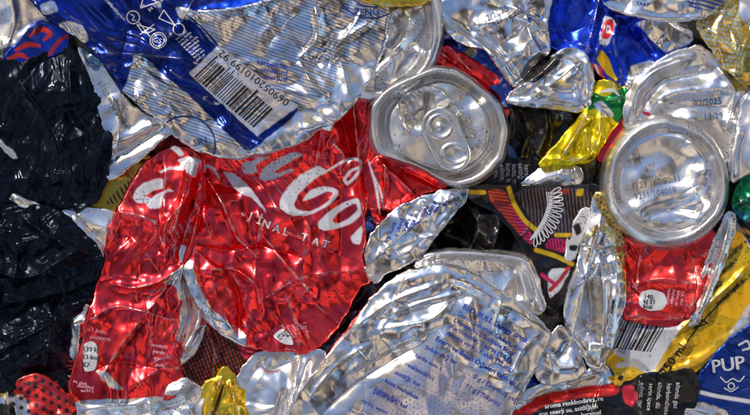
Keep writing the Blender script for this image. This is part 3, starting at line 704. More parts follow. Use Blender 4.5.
k.lay(Es, t, M['pinkink'], 'small_print'); k = Ink(); k.text('1 kutu', 92, 331, 4, 10); k.text('porsiyon', 91, 338, 4, 8)
k.lay(Es, t, M['pinkink'], 'small_print'); k = Ink()
for i in range(3): k.scrawl(73 + i * 4, 382 + i * 5, 26 - i * 3, 3.2, 14 - i * 8, rnd, 0.9)
k.lay(Es, t, M['pinkink'], 'small_print'); k = Ink()
for i in range(6): k.scrawl(160 + i * 5, 237 - i * 3.2, 16, 2.6, 70, rnd, 0.6)
k.lay(Es, t, M['pinkink'], 'small_print')
badge(t, Es, [(84, 344), (92, 340), (98, 344), (99, 358), (96, 370), (84, 372)], ['139 kJ', '33 kcal', '%7'], 83, 350.5, 3, 4.6, 8)
# silver bottom and side that stick out under the red print
shell('can_base', [(76, 398), (110, 397), (150, 393), (176, 384), (186, 378), (197, 386), (201, 400), (196, 425), (120, 428), (84, 424)], dict(z=33, fac=[(26, 2.5)], folds=[('g', [(84, 410), (130, 404), (175, 392), (192, 384)], 4, 5), ('r', [(150, 400), (152, 415), (140, 425)], 4, 5), ('g', [(100, 418), (150, 414), (195, 400)], -3, 5)]), None, parent=t, mat=M['alu'], depth=16)
shell('can_base', [(73, 310), (86, 309), (91, 322), (88, 345), (82, 372), (73, 376), (70, 362), (76, 340)], dict(z=29, fac=[(16, 2.5)], folds=[('r', [(72, 326), (88, 322)], 4, 4), ('r', [(80, 320), (78, 350), (76, 372)], 4, 4)]), None, parent=t, mat=M['alu'], depth=16)

# ------------------------------------------------------------------ big flattened silver can with blue print (bottom centre)
G_out = [(278, 432), (290, 405), (302, 388), (323, 360), (350, 322), (378, 287), (405, 270), (440, 262), (470, 271), (500, 290), (530, 311), (549, 328), (551, 336), (546, 350), (538, 364), (524, 390), (512, 412), (506, 432)]
t = thing('drink_can', G_out, 'big flattened silver can printed with slanting blue lines of text', 'drink can')
_, Gs = shell('can_body', G_out, dict(z=44, tilt=(0.0, -0.01), fac=[(70, 4.0), (22, 1.0), (9, 0.7)], crease=0.6,
  folds=[('g', [(378, 292), (410, 277), (450, 270), (500, 300), (546, 334)], 5, 8), ('r', [(350, 330), (390, 300), (440, 282)], 5, 6), ('r', [(385, 315), (425, 300), (470, 290)], 6, 6), ('g', [(400, 308), (440, 298), (475, 292)], -6, 7), ('r', [(370, 330), (430, 320), (455, 298)], 4, 6), ('s', [(350, 372), (400, 345), (436, 327)], 3, 9),
         ('r', [(436, 327), (450, 345), (470, 362), (520, 372)], 3, 7), ('r', [(310, 395), (340, 360), (372, 342)], 4, 7), ('r', [(500, 300), (492, 330), (505, 360)], 4, 7), ('r', [(540, 330), (520, 350), (505, 390)], 3, 7), ('r', [(320, 415), (360, 380), (425, 340)], -3, 8)],
  dents=[(375, 320, 14, -5), (415, 335, 12, 4), (345, 370, 14, -4), (480, 310, 14, -3)]), [('poly', [(425, 350), (470, 365), (505, 400), (495, 432), (380, 432), (370, 390)], (0.58, 0.58, 0.68, 0.75)), ('dots', [(425, 352), (470, 368), (505, 402), (490, 432), (400, 432), (385, 392)], (0.12, 0.16, 0.45, 0.5), 30, 4.6, 0.14)], parent=t, depth=22, roll=2.4, edge=3)
k = Ink()
k.text('RED BULL Energy drink', 461, 307, 5.2, 29, bold=0.5)
for i, s in enumerate(('Şeker, Sakaroz, Glukoz, Asit', 'Düzenleyici, Sodyum Sitrat', 'Karbonatlar, Taurin (%0,4)', 'Aroma verici, Kafein (32 mg)')): k.text(s, 456 - i * 3.6, 314 + i * 6.4, 4.7, 30, wide=0.95, bold=0.3)
k.text('Enerji ve Besin Öğeleri tablosu /', 434, 339, 5.0, 30, bold=0.5)
k.text('0 g / Doymuş yağ', 472, 377, 4.8, 30, bold=0.2); k.text('11 g / Sakaroz', 464, 386, 4.8, 30, bold=0.2)
for i in range(6): k.scrawl(424 - i * 10, 347 + i * 8.5, 48, 4.4, 28, rnd, 1.0)
for i in range(3): k.scrawl(372 - i * 12, 392 + i * 9, 50, 4.2, 26, rnd, 0.9)
k.lay(Gs, t, M['blueink'])
# bent can wall with its rim, tucked behind
R_out = [(412, 268), (418, 258), (428, 252), (450, 249), (500, 252), (522, 255), (531, 262), (537, 276), (543, 298), (545, 308), (538, 314), (515, 305), (480, 285), (450, 275)]
shell('can_base', R_out, dict(z=37, tilt=(0, 0), fac=[(26, 1.2)], folds=[('g', [(414, 262), (430, 254), (460, 252.5), (505, 256), (524, 260), (532, 276), (541, 306)], 7, 4), ('g', [(520, 268), (524, 285), (530, 302)], 4, 4), ('r', [(512, 262), (518, 285), (516, 300)], -4, 5)], dents=[(490, 272, 20, -2)]), None, parent=t, mat=M['alu'], depth=20, roll=2)

# ------------------------------------------------------------------ narrow silver piece with blue print (centre)
L_out = [(365, 252), (371, 231), (392, 211), (417, 196), (446, 189), (470, 186), (467, 199), (452, 219), (434, 239), (416, 259), (400, 267), (386, 273), (376, 285), (367, 274)]
t = thing('crushed_scrap', L_out, 'narrow leaf shaped silver scrap covered in small blue print, under the lid', 'can scrap')
_, s = shell('can_body', L_out, dict(z=41, tilt=(0, 0), fac=[(22, 2.6), (9, 1.3)], folds=[('r', [(372, 262), (400, 235), (440, 205), (466, 190)], 4, 9), ('r', [(380, 240), (395, 250), (405, 262)], -3, 5), ('r', [(420, 200), (430, 215), (436, 232)], 3, 6), ('g', [(392, 262), (425, 240), (455, 208)], 3, 5)]), [('wear', (0.30, 0.33, 0.42, 1), 6, 0.75)], parent=t, depth=13)
k = Ink()
for i in range(8): k.scrawl(393 + i * 8.2, 222 - i * 4.4 + max(0, i - 3) * .3, 34 - abs(i - 3) * 3.2, 4.2, 110 + i * 2, rnd, 1.0)
k.lay(s, t, M['blueink'])

# ------------------------------------------------------------------ right hand can base on red can
F_out = circ(664, 183, 64, 67.5, 36)
t = thing('drink_can', F_out, 'crushed red can lying under its own round silver base, at the right', 'drink can')
RB = [(614, 225), (625, 250), (627, 275), (624, 300), (623, 318), (640, 321), (668, 323), (688, 322), (700, 300), (712, 262), (716, 235), (700, 225), (660, 235)]
_, s = shell('can_body', RB, dict(z=33, tilt=(0, 0.03), fac=[(26, 2.2), (11, 1.5), (6, 0.6)], folds=[('r', [(630, 285), (660, 278), (705, 285)], 3, 6), ('g', [(628, 316), (660, 319), (688, 317)], 3, 5), ('r', [(690, 250), (696, 285), (688, 318)], 4, 5)]), [('wear', (0.8, 0.3, 0.35, 0.9), 5, 1.05)], parent=t, base=(0.88, 0.045, 0.045, 0.9), depth=18)
badge(t, s, [(640, 292), (651, 289), (664, 293), (667, 302), (662, 310), (648, 311), (638, 305)], ['140', 'kJ 33', 'kcal'], 643, 298, 5, 4.2, 5)
k = Ink()
for i in range(4): k.scrawl(668 + 4.5 * i, 288 + i, 24, 2.8, 100, rnd, 0.8)
for i in range(2): k.scrawl(629 + 4.5 * i, 282, 20, 2.8, 95, rnd, 0.8)
k.lay(s, t, M['pinkink'], 'small_print')
shell('can_wall', [(716, 235), (727, 212), (735, 214), (732, 235), (722, 262), (708, 298), (698, 322), (688, 326), (692, 300), (706, 268)], dict(z=36, fac=[(14, 2.0)], folds=[('r', [(729, 218), (718, 262), (695, 320)], 5, 4), ('r', [(722, 225), (712, 262), (698, 300)], -4, 3)]), None, parent=t, mat=M['alu'], depth=14)
shell('can_wall', [(598, 158), (600, 135), (612, 122), (632, 114), (652, 115), (630, 135), (612, 165)], dict(z=36), None, parent=t, base=RED, depth=14)
_, s = can_end('can_base', F_out, (664, 182), [(0, -9), (0.45, -8), (0.70, -8), (0.76, -9.5), (0.79, -11), (0.82, -7), (0.845, -2), (0.865, 0), (0.885, 0.2), (0.905, -1.2), (0.94, -4), (0.965, -6.5), (0.985, -10), (1, -15)],
  dict(z=52, tilt=(0.01, -0.05), fac=[(40, 2.0)], folds=[('g', [(624, 216), (655, 200), (690, 190), (706, 165)], 5.5, 10), ('r', [(690, 188), (700, 205), (690, 225)], 5, 8), ('g', [(630, 160), (660, 150), (690, 165)], -3, 14), ('r', [(640, 218), (668, 208), (700, 212)], -4, 9), ('g', [(684, 140), (700, 155), (705, 175)], 4, 8)], dents=[(690, 215, 14, 5), (635, 180, 14, 3), (680, 140, 14, 3)]),
  t, M['alu'], inner=circ(665, 179, 64.5, 61), wall=20)
k = Ink(); k.text('1123 160:80:11', 629, 190, 6.4, -10, wide=0.88); k.text('9211 104019', 632, 200, 6.2, -10, wide=0.9); 
for i in range(1): k.scrawl(625, 163, 22, 4, -14, rnd, 0.6)
k.lay(s, t, M['greyink'], 'date_stamp')

# ------------------------------------------------------------------ yellow can with barcode (right)
N_out = [(626, 312), (655, 318), (688, 320), (700, 295), (718, 262), (728, 244), (736, 232), (752, 252), (768, 262), (768, 308), (752, 326), (735, 338), (716, 354), (700, 366), (686, 376), (655, 382), (620, 386), (607, 373), (612, 352)]
t = thing('drink_can', N_out, 'flattened yellow can with a white barcode panel, under the red can at the right', 'drink can')
WHP = (0.66, 0.67, 0.70, 0.3)
_, Ns = shell('can_body', N_out, dict(z=31, tilt=(0, -0.01), fac=[(30, 2.2), (12, 1.3), (6, 0.5)], folds=[('r', [(675, 335), (700, 310), (730, 285), (748, 265)], 4, 5), ('r', [(690, 340), (680, 350), (682, 362)], 3, 4), ('g', [(612, 376), (655, 378), (700, 362), (750, 320)], 3, 6), ('r', [(632, 345), (650, 330), (680, 330)], 2, 7)]),
  [('poly', [(620, 305), (692, 310), (678, 332), (665, 353), (652, 374), (640, 366), (610, 353)], WHP, 1), ('poly', [(700, 372), (730, 335), (752, 300), (775, 285), (775, 340), (720, 362)], (0.62, 0.62, 0.62, 0.6), 1), ('line', [(618, 366), (635, 362), (652, 374)], (0.62, 0.62, 0.62, 0.7), 8, 0.5), ('poly', [(619, 375), (624, 376), (622, 382), (617, 380)], BLACK), ('wear', (0.45, 0.30, 0.02, 0.6), 7, 1.0)], parent=t, base=(0.80, 0.46, 0.012, 0.5), depth=16)
k = Ink(); u = 0; r3 = random.Random(3)
while u < 44:
    w = r3.choice([1.0, 1.0, 1.7, 2.6]); x0 = 624 + u; y0 = 317 + u * 0.10; e = 0.62
    k.quad([(x0, y0), (x0 + w, y0 + .1), (x0 + w - 22 * e - u * 0.08, y0 + 37 * e + 8), (x0 - 22 * e - u * 0.08, y0 + 37 * e + 8)]); u += w + r3.choice([1.0, 1.4, 2.0])
k.text('9 322', 612, 350, 4.2, 16); k.lay(Ns, t, M['blackink'], 'barcode')
k = Ink(); k.text('250 ml', 666, 377, 9, -56, bold=0.5); k.line([(694, 329), (701, 320), (708, 323)], 1.3, 0, True); k.text('41', 697, 328, 3.6, -25)
for i in range(6): k.scrawl(707 + i * 5.4, 300 - i * 10 + (i % 2) * 3, 30, 3.8, -48 + i * 2, rnd, 0.9)
for i in range(4): k.scrawl(718 + i * 8, 306 - i * 7, 26, 3.8, -45, rnd, 0.9)
k.line([(682, 348), (690, 338), (706, 318), (728, 296)], 1.2); k.lay(Ns, t, M['blackink'])

# ------------------------------------------------------------------ blue can with white emblem (bottom right corner)
O_out = [(684, 432), (690, 395), (697, 378), (716, 354), (735, 338), (752, 326), (770, 305), (772, 432)]
t = thing('drink_can', O_out, 'dark blue can with white letters and crown emblem in the bottom right corner', 'drink can')
_, s = shell('can_body', O_out, dict(z=34, tilt=(0, -0.04), fac=[(34, 2.6), (14, 1.2)], waves=[(20, 12, 0.8)]), [('stripes', None, (0.02, 0.06, 0.30, 0.85), 20, 3, 0.3), ('line', [(688, 389), (715, 396), (752, 402), (770, 404)], WHITE, 4), ('poly', [(680, 400), (705, 403), (730, 412), (730, 440), (680, 440)], SILV2)], parent=t, base=(0.008, 0.04, 0.30, 0.8), depth=18)
k = Ink(); k.text('PUP', 711, 373, 13, -8, wide=1.05, bold=0.9); k.line([(720, 377), (726, 383), (732, 378), (739, 382), (744, 376)], 1.3); k.ring(731, 386, 3, 1.2); k.line([(724, 388), (731, 392), (738, 387)], 1.2)
k.line([(738, 345), (747, 340), (750, 348), (742, 350)], 2.2); k.scrawl(700, 425, 30, 3, -5, rnd); k.lay(s, t, M['white'])

# ------------------------------------------------------------------ silver can base with date (top right)
P_out = [(623, 128), (624, 108), (628, 90), (636, 76), (650, 64), (675, 52), (698, 46), (712, 55), (726, 72), (742, 82), (750, 88), (744, 110), (734, 140), (730, 168), (690, 165), (640, 150)]
t = thing('crushed_can', P_out, 'crushed silver can base stamped with a date, behind the round base at the right', 'can end')
_, s = shell('base_dome', P_out, dict(z=38, tilt=(-0.04, -0.02), fac=[(34, 2.4)], folds=[('g', [(630, 120), (634, 92), (652, 72), (690, 58)], 6, 5), ('g', [(640, 118), (646, 95), (665, 80), (710, 72)], -5, 7), ('g', [(650, 105), (670, 92), (735, 88)], 5, 7), ('g', [(652, 118), (690, 105), (738, 108)], -4, 8), ('r', [(716, 68), (735, 92), (725, 130)], 5, 7)], dents=[(690, 118, 16, 4), (665, 118, 12, -4)]), None, mat=M['alu'], parent=t, depth=18, roll=2)
k = Ink(); k.text('02/2025', 693, 107, 6, -6); k.text('13:29', 702, 120, 6.4, -4); k.lay(s, t, M['greyink'], 'date_stamp')

# ------------------------------------------------------------------ gold and white checked can (top right corner)
Q_out = [(691, 24), (704, 11), (716, -2), (728, -16), (770, -18), (770, 90), (750, 88), (736, 84), (724, 72), (708, 50)]
t = thing('drink_can', Q_out, 'gold can with a fine white checked pattern in the top right corner', 'drink can')
shell('can_body', Q_out, dict(z=45, tilt=(0.0, 0.01), fac=[(26, 3.4), (12, 1.6)], folds=[('r', [(700, 25), (725, 45), (768, 52)], 4, 7), ('r', [(728, 30), (735, 60), (730, 80)], 4, 6), ('r', [(745, 20), (752, 50), (768, 75)], -4, 6)]),
  [('dots', [(680, 30), (720, -20), (740, 20), (735, 88), (715, 75)], (0.66, 0.68, 0.66, 0.8), 12, 4.2, 0.36), ('poly', [(735, 0), (775, -10), (775, 30), (750, 32), (738, 20)], SILV2), ('dots', [(735, 40), (775, 30), (775, 100), (720, 86)], (0.60, 0.60, 0.5, 0.8), 12, 4.2, 0.26)], parent=t, base=GOLD, depth=16)

# ------------------------------------------------------------------ silver and blue can with text (top edge, right)
T_out = [(588, -20), (594, -3), (603, 9), (618, 16), (640, 22), (662, 25), (685, 25), (700, 23), (712, 14), (725, 0), (734, -20)]
t = thing('drink_can', T_out, 'silver can with blue diagonal stripes and printed text at the top edge', 'drink can')
_, s = shell('can_body', T_out, dict(z=49, fac=[(28, 1.8), (12, 0.8)], folds=[('g', [(596, 4), (618, 14), (660, 22), (700, 20)], 3, 5), ('r', [(650, -8), (672, 4), (690, 2)], 4, 6)]), [('poly', [(585, -25), (620, -25), (606, 6), (594, 0)], (0.01, 0.06, 0.55, 0.85)), ('stripes', [(686, -20), (740, -20), (712, 14), (682, 10)], (0.02, 0.10, 0.50, 0.8), 14, 4.0, 0.5), ('poly', [(660, -10), (675, -8), (680, 4), (670, 7), (660, 2)], (0.75, 0.73, 0.62, 0.4))], parent=t, depth=18, roll=2)
k = Ink(); k.text('ZEC E', 629, 1, 3.6, 6, bold=.4); k.text('TAAT', 633, 7, 3.6, 6, bold=.4); k.scrawl(628, -4, 28, 2.6, 6, rnd, .7); k.lay(s, t, M['navy'])

# ------------------------------------------------------------------ blue can with red and white emblem (top right)
S_out = [(541, 38), (545, 18), (556, -18), (600, -18), (604, 2), (612, 15), (640, 22), (686, 24), (691, 36), (682, 46), (668, 51), (652, 60), (640, 74), (630, 88), (618, 94), (606, 78), (590, 62), (572, 52), (556, 46)]
t = thing('drink_can', S_out, 'bright blue can with a red oval on a white band, below the top edge', 'drink can')
shell('can_body', S_out, dict(z=33, fac=[(28, 3.4), (12, 1.6), (6, 0.6)], folds=[('r', [(600, -5), (592, 30), (585, 55)], 5, 6), ('r', [(618, 15), (612, 45), (625, 85)], 4, 6), ('r', [(628, 25), (645, 45), (655, 58)], -4, 5), ('r', [(560, -5), (555, 25), (570, 45)], -3, 6), ('s', [(606, 15), (594, 55)], 2, 5)]),
  [('poly', [(604, 14), (616, 20), (608, 46), (598, 44)], WHITE, 1), ('poly', [(605, 20), (612, 19), (614, 28), (608, 40), (601, 38), (600, 30)], (0.75, 0.03, 0.04, 0.5)), ('ring', [(606, 25), (610, 26), (610, 33), (605, 34)], WHITE, [(607, 28), (609, 28), (608, 31), (606, 31)]), ('poly', [(600, 50), (606, 54), (613, 70), (618, 82), (608, 76), (596, 60)], YEL), ('poly', [(588, 62), (600, 66), (606, 82), (590, 84)], (0.75, 0.03, 0.04, 0.6)), ('stripes', [(588, 62), (600, 66), (606, 82), (590, 84)], WHITE, 70, 6, 0.4),
   ('poly', [(630, 66), (650, 60), (655, 62), (634, 92), (624, 88), (628, 76)], SILV2), ('poly', [(634, 20), (692, 22), (694, 42), (668, 52), (662, 50), (650, 38)], SILV, 1), ('wear', (0.35, 0.4, 0.6, 0.9), 5, 1.1)], parent=t, base=(0.008, 0.045, 0.58, 0.8), depth=18)

# ------------------------------------------------------------------ yellow and green foil like can piece
Y_out = [(537, 166), (546, 156), (558, 143), (568, 130), (580, 118), (588, 106), (592, 92), (600, 82), (615, 85), (626, 88), (624, 112), (618, 122), (610, 133), (601, 145), (594, 158), (586, 163), (560, 164)]
t = thing('crushed_scrap', Y_out, 'folded yellow and green piece of can between the blue can and the round base', 'can scrap')
shell('can_body', Y_out, dict(z=37, fac=[(20, 3.0), (9, 1.2)], folds=[('r', [(560, 158), (575, 135), (588, 112)], 5, 5), ('r', [(585, 128), (586, 148), (590, 160)], 4, 4), ('r', [(600, 112), (598, 135), (588, 158)], 4, 5), ('r', [(592, 95), (605, 102), (622, 98)], 4, 4), ('g', [(545, 160), (575, 160), (592, 156)], 3, 4)]),
  [('poly', [(585, 112), (592, 92), (605, 98), (626, 84), (630, 116), (616, 124), (606, 110), (596, 108)], GREEN), ('poly', [(592, 104), (600, 101), (608, 108), (614, 116), (606, 118), (598, 112)], SILV2), ('poly', [(594, 80), (618, 82), (612, 92), (598, 96)], YGRN), ('line', [(600, 92), (612, 90), (618, 96)], WHITE, 3.5, 0.4)], parent=t, base=YGRN, depth=16)

# ------------------------------------------------------------------ silver crushed cans along the top centre
V_out = [(432, -18), (440, 16), (452, 36), (470, 46), (484, 48), (494, 62), (508, 80), (516, 88), (526, 76), (540, 60), (549, 50), (546, 28), (556, -18)]
t = thing('crushed_can', V_out, 'crumpled silver can base with a faint black date, top centre', 'can end')
_, s = shell('base_dome', V_out, dict(z=37, fac=[(32, 4.0), (15, 1.6)], folds=[('g', [(440, 14), (455, 32), (478, 44), (500, 62), (516, 84)], 5, 5), ('r', [(470, 26), (500, 22), (522, 8)], 5, 7), ('r', [(525, 12), (528, 35), (542, 58)], 6, 7), ('r', [(520, -10), (525, 14), (546, 20)], -4, 6), ('g', [(500, 45), (516, 40), (524, 22)], -5, 7), ('r', [(480, -10), (500, 5), (525, 12)], 4, 7), ('s', [(480, 30), (500, 50), (520, 78)], 2.5, 7)], dents=[(508, 36, 12, -5), (455, 15, 14, 3)]),
   [('wear', (0.30, 0.25, 0.2, 0.6), 7, 1.0)], mat=M['print'], parent=t, depth=16)
k = Ink(); k.text('12/2025', 483, 24, 6, -27); k.text('0621 18.2', 489, 29, 5.2, -24); k.lay(s, t, M['greyink'], 'date_stamp')
U_out = [(504, 102), (514, 88), (528, 75), (546, 62), (558, 50), (572, 48), (586, 54), (591, 72), (591, 98), (588, 108), (580, 111), (556, 108), (530, 106)]
t = thing('crushed_can', U_out, 'bent silver can neck and rim, left of the bright blue can', 'can end')
shell('can_wall', U_out, dict(z=39, fac=[(22, 3.0), (10, 1.0)], folds=[('g', [(508, 102), (540, 103), (580, 107)], 4, 3.5), ('g', [(586, 58), (588, 80), (586, 106)], 4, 4), ('r', [(512, 92), (540, 75), (562, 52)], 5, 5), ('r', [(530, 98), (552, 84), (580, 62)], 5, 6), ('g', [(540, 82), (556, 92), (578, 90)], -5, 6), ('r', [(518, 84), (540, 66)], -4, 4)]),
  [('poly', [(520, 82), (548, 58), (566, 52), (556, 66), (535, 84)], (0.10, 0.09, 0.085, 0.9))], parent=t, depth=16)
W_out = [(440, 22), (452, 32), (466, 44), (484, 48), (496, 62), (510, 80), (514, 92), (508, 104), (498, 90), (480, 72), (462, 62), (448, 52), (440, 38)]
t = thing('crushed_scrap', W_out, 'narrow strip of crinkled blue can under the silver base, top centre', 'can scrap')
shell('can_body', W_out, dict(z=27, fac=[(12, 3.4), (6, 1.4)]), [('poly', [(466, 44), (478, 48), (476, 58), (464, 56)], (0.10, 0.09, 0.08, 0.6)), ('wear', (0.3, 0.36, 0.5, 0.9), 5, 0.7)], parent=t, base=(0.02, 0.06, 0.36, 0.85), depth=14)

# ------------------------------------------------------------------ black cans in the middle
B_out = [(500, 104), (520, 101), (560, 104), (583, 109), (576, 124), (562, 144), (548, 160), (535, 176), (524, 192), (500, 194), (484, 192), (488, 176), (500, 158), (508, 140), (508, 118)]
t = thing('drink_can', B_out, 'glossy black can with small white print, between the lid and the yellow piece', 'drink can')
_, s = shell('can_body', B_out, dict(z=26, fac=[(20, 3.5), (9, 1.4)], folds=[('r', [(520, 106), (530, 130), (520, 160)], 5, 6), ('r', [(545, 108), (548, 130), (535, 160)], 5, 6)]), [('poly', [(506, 140), (515, 150), (518, 158), (510, 156)], (0.05, 0.14, 0.35, 0.5)), ('poly', [(548, 106), (575, 112), (560, 122)], (0.03, 0.07, 0.2, 0.6))], parent=t, base=(0.012, 0.011, 0.012, 0.55), depth=14)
k = Ink()
for i in range(6): k.scrawl(494 + i * 6.2, 163 + i % 2, 27, 4.6, 88, rnd, 1.1)
k.lay(s, t, M['white'])
J_out = [(519, 190), (530, 178), (541, 171), (562, 169), (577, 168), (580, 178), (573, 187), (550, 191)]
t = thing('crushed_scrap', J_out, 'small bent silver scrap between the yellow piece and the winged can', 'can scrap')
shell('can_wall', J_out, dict(z=31, fac=[(16, 1.8)], folds=[('g', [(530, 184), (550, 176), (575, 174)], 4, 6)]), None, mat=M['alu'], parent=t, depth=12)
H_out = [(424, 258), (432, 245), (452, 218), (466, 197), (480, 189), (498, 192), (514, 212), (526, 236), (535, 262), (534, 274), (520, 270), (500, 262), (450, 260)]
t = thing('drink_can', H_out, 'shiny plain black can wall beside the leaf shaped silver scrap', 'drink can')
shell('can_body', H_out, dict(z=22, fac=[(24, 4.5), (11, 1.6)], folds=[('r', [(465, 200), (480, 225), (470, 252)], 5, 6), ('r', [(495, 195), (500, 230), (490, 255)], 5, 7)]), None, parent=t, base=(0.016, 0.014, 0.014, 0.6), depth=14)
# can with wing, red and yellow bands
I_out = [(464, 192), (476, 188), (510, 186), (550, 190), (596, 186), (612, 196), (604, 225), (592, 255), (580, 284), (565, 298), (550, 316), (544, 300), (538, 280), (530, 255), (516, 230), (498, 210), (480, 200)]
t = thing('drink_can', I_out, 'black can with a white feathered wing and red and yellow bands', 'drink can')
OR = (0.75, 0.07, 0.03, 0.6); MG = (0.70, 0.03, 0.14, 0.6)
_, s = shell('can_body', I_out, dict(z=33, fac=[(26, 2.2), (11, 1.2)], folds=[('r', [(555, 195), (570, 220), (568, 260)], 3, 7)]),
  [('stripes', [(512, 188), (598, 188), (590, 240), (540, 235)], (0.17, 0.12, 0.12, 0.6), 84, 3.6, 0.42), ('poly', [(487, 189), (504, 190), (514, 206), (530, 228), (530, 238), (520, 236), (500, 212), (492, 203)], OR), ('poly', [(510, 212), (530, 228), (534, 246), (522, 238)], MG), ('stripes', [(487, 189), (504, 190), (514, 206), (530, 228), (532, 246), (520, 236), (500, 212)], (0.05, 0.01, 0.02, 0.4), 8, 3.2, 0.4),
   ('line', [(509, 188), (514, 204), (524, 220), (536, 230)], YEL, 4.4), ('line', [(556, 235), (576, 235)], YEL, 4), ('line', [(536, 250), (556, 256), (572, 264)], YEL, 4.5), ('poly', [(550, 238), (574, 240), (566, 254), (544, 248)], MG), ('stripes', [(550, 238), (574, 240), (566, 254), (544, 248)], (0.05, 0.01, 0.02, 0.4), 84, 3, 0.4),
   ('poly', [(465, 190), (476, 189), (480, 196), (470, 200)], (0.10, 0.13, 0.16, 0.7)), ('poly', [(465, 190), (485, 190), (487, 194), (470, 195)], YEL), ('poly', [(556, 190), (570, 188), (568, 194), (558, 194)], (0.4, 0.05, 0.02, 0.6)), ('poly', [(576, 189), (584, 188), (582, 196), (576, 196)], YEL), ('poly', [(548, 268), (572, 268), (560, 290), (548, 300)], WHITE), ('line', [(550, 290), (560, 280), (568, 268)], (0.6, 0.03, 0.04, 0.6), 4), ('line', [(542, 275), (556, 285)], MG, 4)], parent=t, base=(0.013, 0.012, 0.014, 0.5), depth=14)
k = Ink()
for i in range(13):                                              # the wing: feathers fanned off a curved leading edge
    f = i / 12.0; px = 549 + 2.5 * math.sin(f * 3) - f * 14; py = 194 + f * 40; a = math.radians(-28 + f * 118); Ln = 12.5 + 4 * math.sin(f * math.pi)
    tipx, tipy = px + math.cos(a) * Ln, py + math.sin(a) * Ln; n = np.array([-math.sin(a), math.cos(a)]) * 1.9
    k.line([(px, py), (px + math.cos(a) * Ln * .6 + n[0], py + math.sin(a) * Ln * .6 + n[1]), (tipx + n[0] * .6, tipy + n[1] * .6), (tipx - n[0] * .6, tipy - n[1] * .6), (px + math.cos(a) * Ln * .6 - n[0], py + math.sin(a) * Ln * .6 - n[1])], 1.0, 1, True)
for q in range(3): k.line([(546 + q * 2, 192), (548 + q * 1.6, 206), (543 + q * 1.5, 220), (534 + q * 1.5, 234), (530, 240)], 1.1, 2)
k.lay(s, t, M['white'], 'wing_emblem')

# ------------------------------------------------------------------ folded silver and gold can, upright (right of centre)
Jo = [(592, 192), (606, 190), (614, 205), (621, 228), (626, 262), (624, 302), (617, 330), (610, 352), (602, 368), (588, 366), (580, 350), (570, 335), (564, 320), (564, 302), (572, 275), (580, 245), (586, 222)]
t = thing('drink_can', Jo, 'upright folded silver can with a gold checked edge, left of the red can', 'drink can')
shell('can_body', Jo, dict(z=40, fac=[(24, 3.2), (11, 1.5)], folds=[('r', [(600, 215), (588, 260), (578, 310), (572, 335)], 6, 6), ('r', [(598, 250), (604, 300), (598, 360)], 6, 6), ('r', [(586, 270), (592, 310), (588, 350)], -7, 6), ('r', [(612, 235), (616, 280), (608, 340)], 4, 6), ('r', [(595, 225), (612, 235), (620, 265)], 4, 5)]),
  [('poly', [(588, 190), (612, 190), (630, 250), (630, 300), (622, 290), (618, 240), (604, 222)], (0.62, 0.44, 0.12, 0.9)), ('dots', [(588, 185), (612, 190), (630, 250), (630, 275), (616, 235), (602, 218)], (0.05, 0.05, 0.06, 0.5), 35, 4.4, 0.30), ('line', [(582, 240), (600, 225), (614, 240), (620, 270)], (0.75, 0.62, 0.25, 0.95), 6, 0.4),
   ('poly', [(572, 220), (582, 210), (598, 214), (594, 224), (580, 236), (574, 232)], WHITE), ('line', [(612, 300), (610, 312)], BLACK, 3), ('wear', (0.42, 0.36, 0.26, 0.9), 9, 0.85)], parent=t, depth=20, roll=2.2, edge=2.6)
shell('white_flap', [(568, 240), (574, 222), (584, 210), (596, 212), (600, 220), (590, 228), (580, 240), (574, 256), (566, 262)], dict(z=37, fac=[(14, 1.6)]), [('poly', [(586, 218), (592, 219), (591, 224), (586, 223)], BLACK), ('poly', [(572, 226), (579, 222), (582, 232), (576, 236)], BLACK), ('poly', [(569, 244), (578, 246), (576, 252), (568, 250)], BLACK)], parent=t, base=(0.66, 0.67, 0.70, 0.4), depth=8)
Ko = [(532, 362), (540, 348), (550, 338), (560, 326), (570, 334), (579, 352), (586, 370), (576, 378), (556, 383), (540, 382)]
t = thing('crushed_scrap', Ko, 'small speckled silver scrap right of the big silver can', 'can scrap')
shell('can_wall', Ko, dict(z=36, fac=[(16, 3.2), (8, 1.4)], folds=[('r', [(545, 352), (556, 368), (578, 366)], 4, 4), ('g', [(548, 362), (562, 356), (570, 342)], -3, 5)]), [('wear', (0.5, 0.45, 0.36, 1), 6, 0.9)], parent=t, depth=14)
shell('blue_scrap', [(520, 402), (528, 380), (536, 366), (544, 376), (544, 392), (530, 402)], dict(z=30, fac=[(10, 3)]), None, parent=t, base=BLUE, depth=10)

# ------------------------------------------------------------------ black can with red and silver edge (bottom right)
L2 = [(508, 432), (512, 408), (524, 394), (542, 384), (570, 377), (590, 372), (604, 366), (612, 378), (626, 382), (644, 378), (664, 376), (688, 372), (696, 380), (688, 432)]
t = thing('drink_can', L2, 'black can with white print and a red and silver rim along the bottom edge', 'drink can')
_, s = shell('can_body', L2, dict(z=32, tilt=(0, -0.03), fac=[(26, 3.0), (11, 1.5)], folds=[('g', [(515, 408), (545, 388), (604, 370)], 5, 7), ('r', [(514, 415), (560, 396), (615, 388)], -3, 5), ('r', [(566, 385), (568, 400)], 3, 5), ('r', [(640, 380), (636, 400), (644, 425)], 5, 6)]),
  [('poly', [(500, 440), (512, 412), (540, 395), (575, 388), (612, 384), (622, 390), (616, 396), (585, 398), (548, 404), (528, 416), (515, 440)], (0.80, 0.04, 0.03, 0.75)), ('poly', [(505, 410), (522, 392), (542, 382), (575, 374), (606, 362), (616, 384), (575, 388), (540, 394), (514, 412)], SILV), ('poly', [(622, 388), (632, 384), (638, 396), (632, 408), (624, 402)], (0.7, 0.03, 0.05, 0.6))], parent=t, base=(0.012, 0.012, 0.013, 0.5), depth=18)
k = Ink()
for i in range(4): k.scrawl(545 - i * 6, 409 + i * 7.5, 80 + i * 8, 4.4, -8, rnd, 1.0)
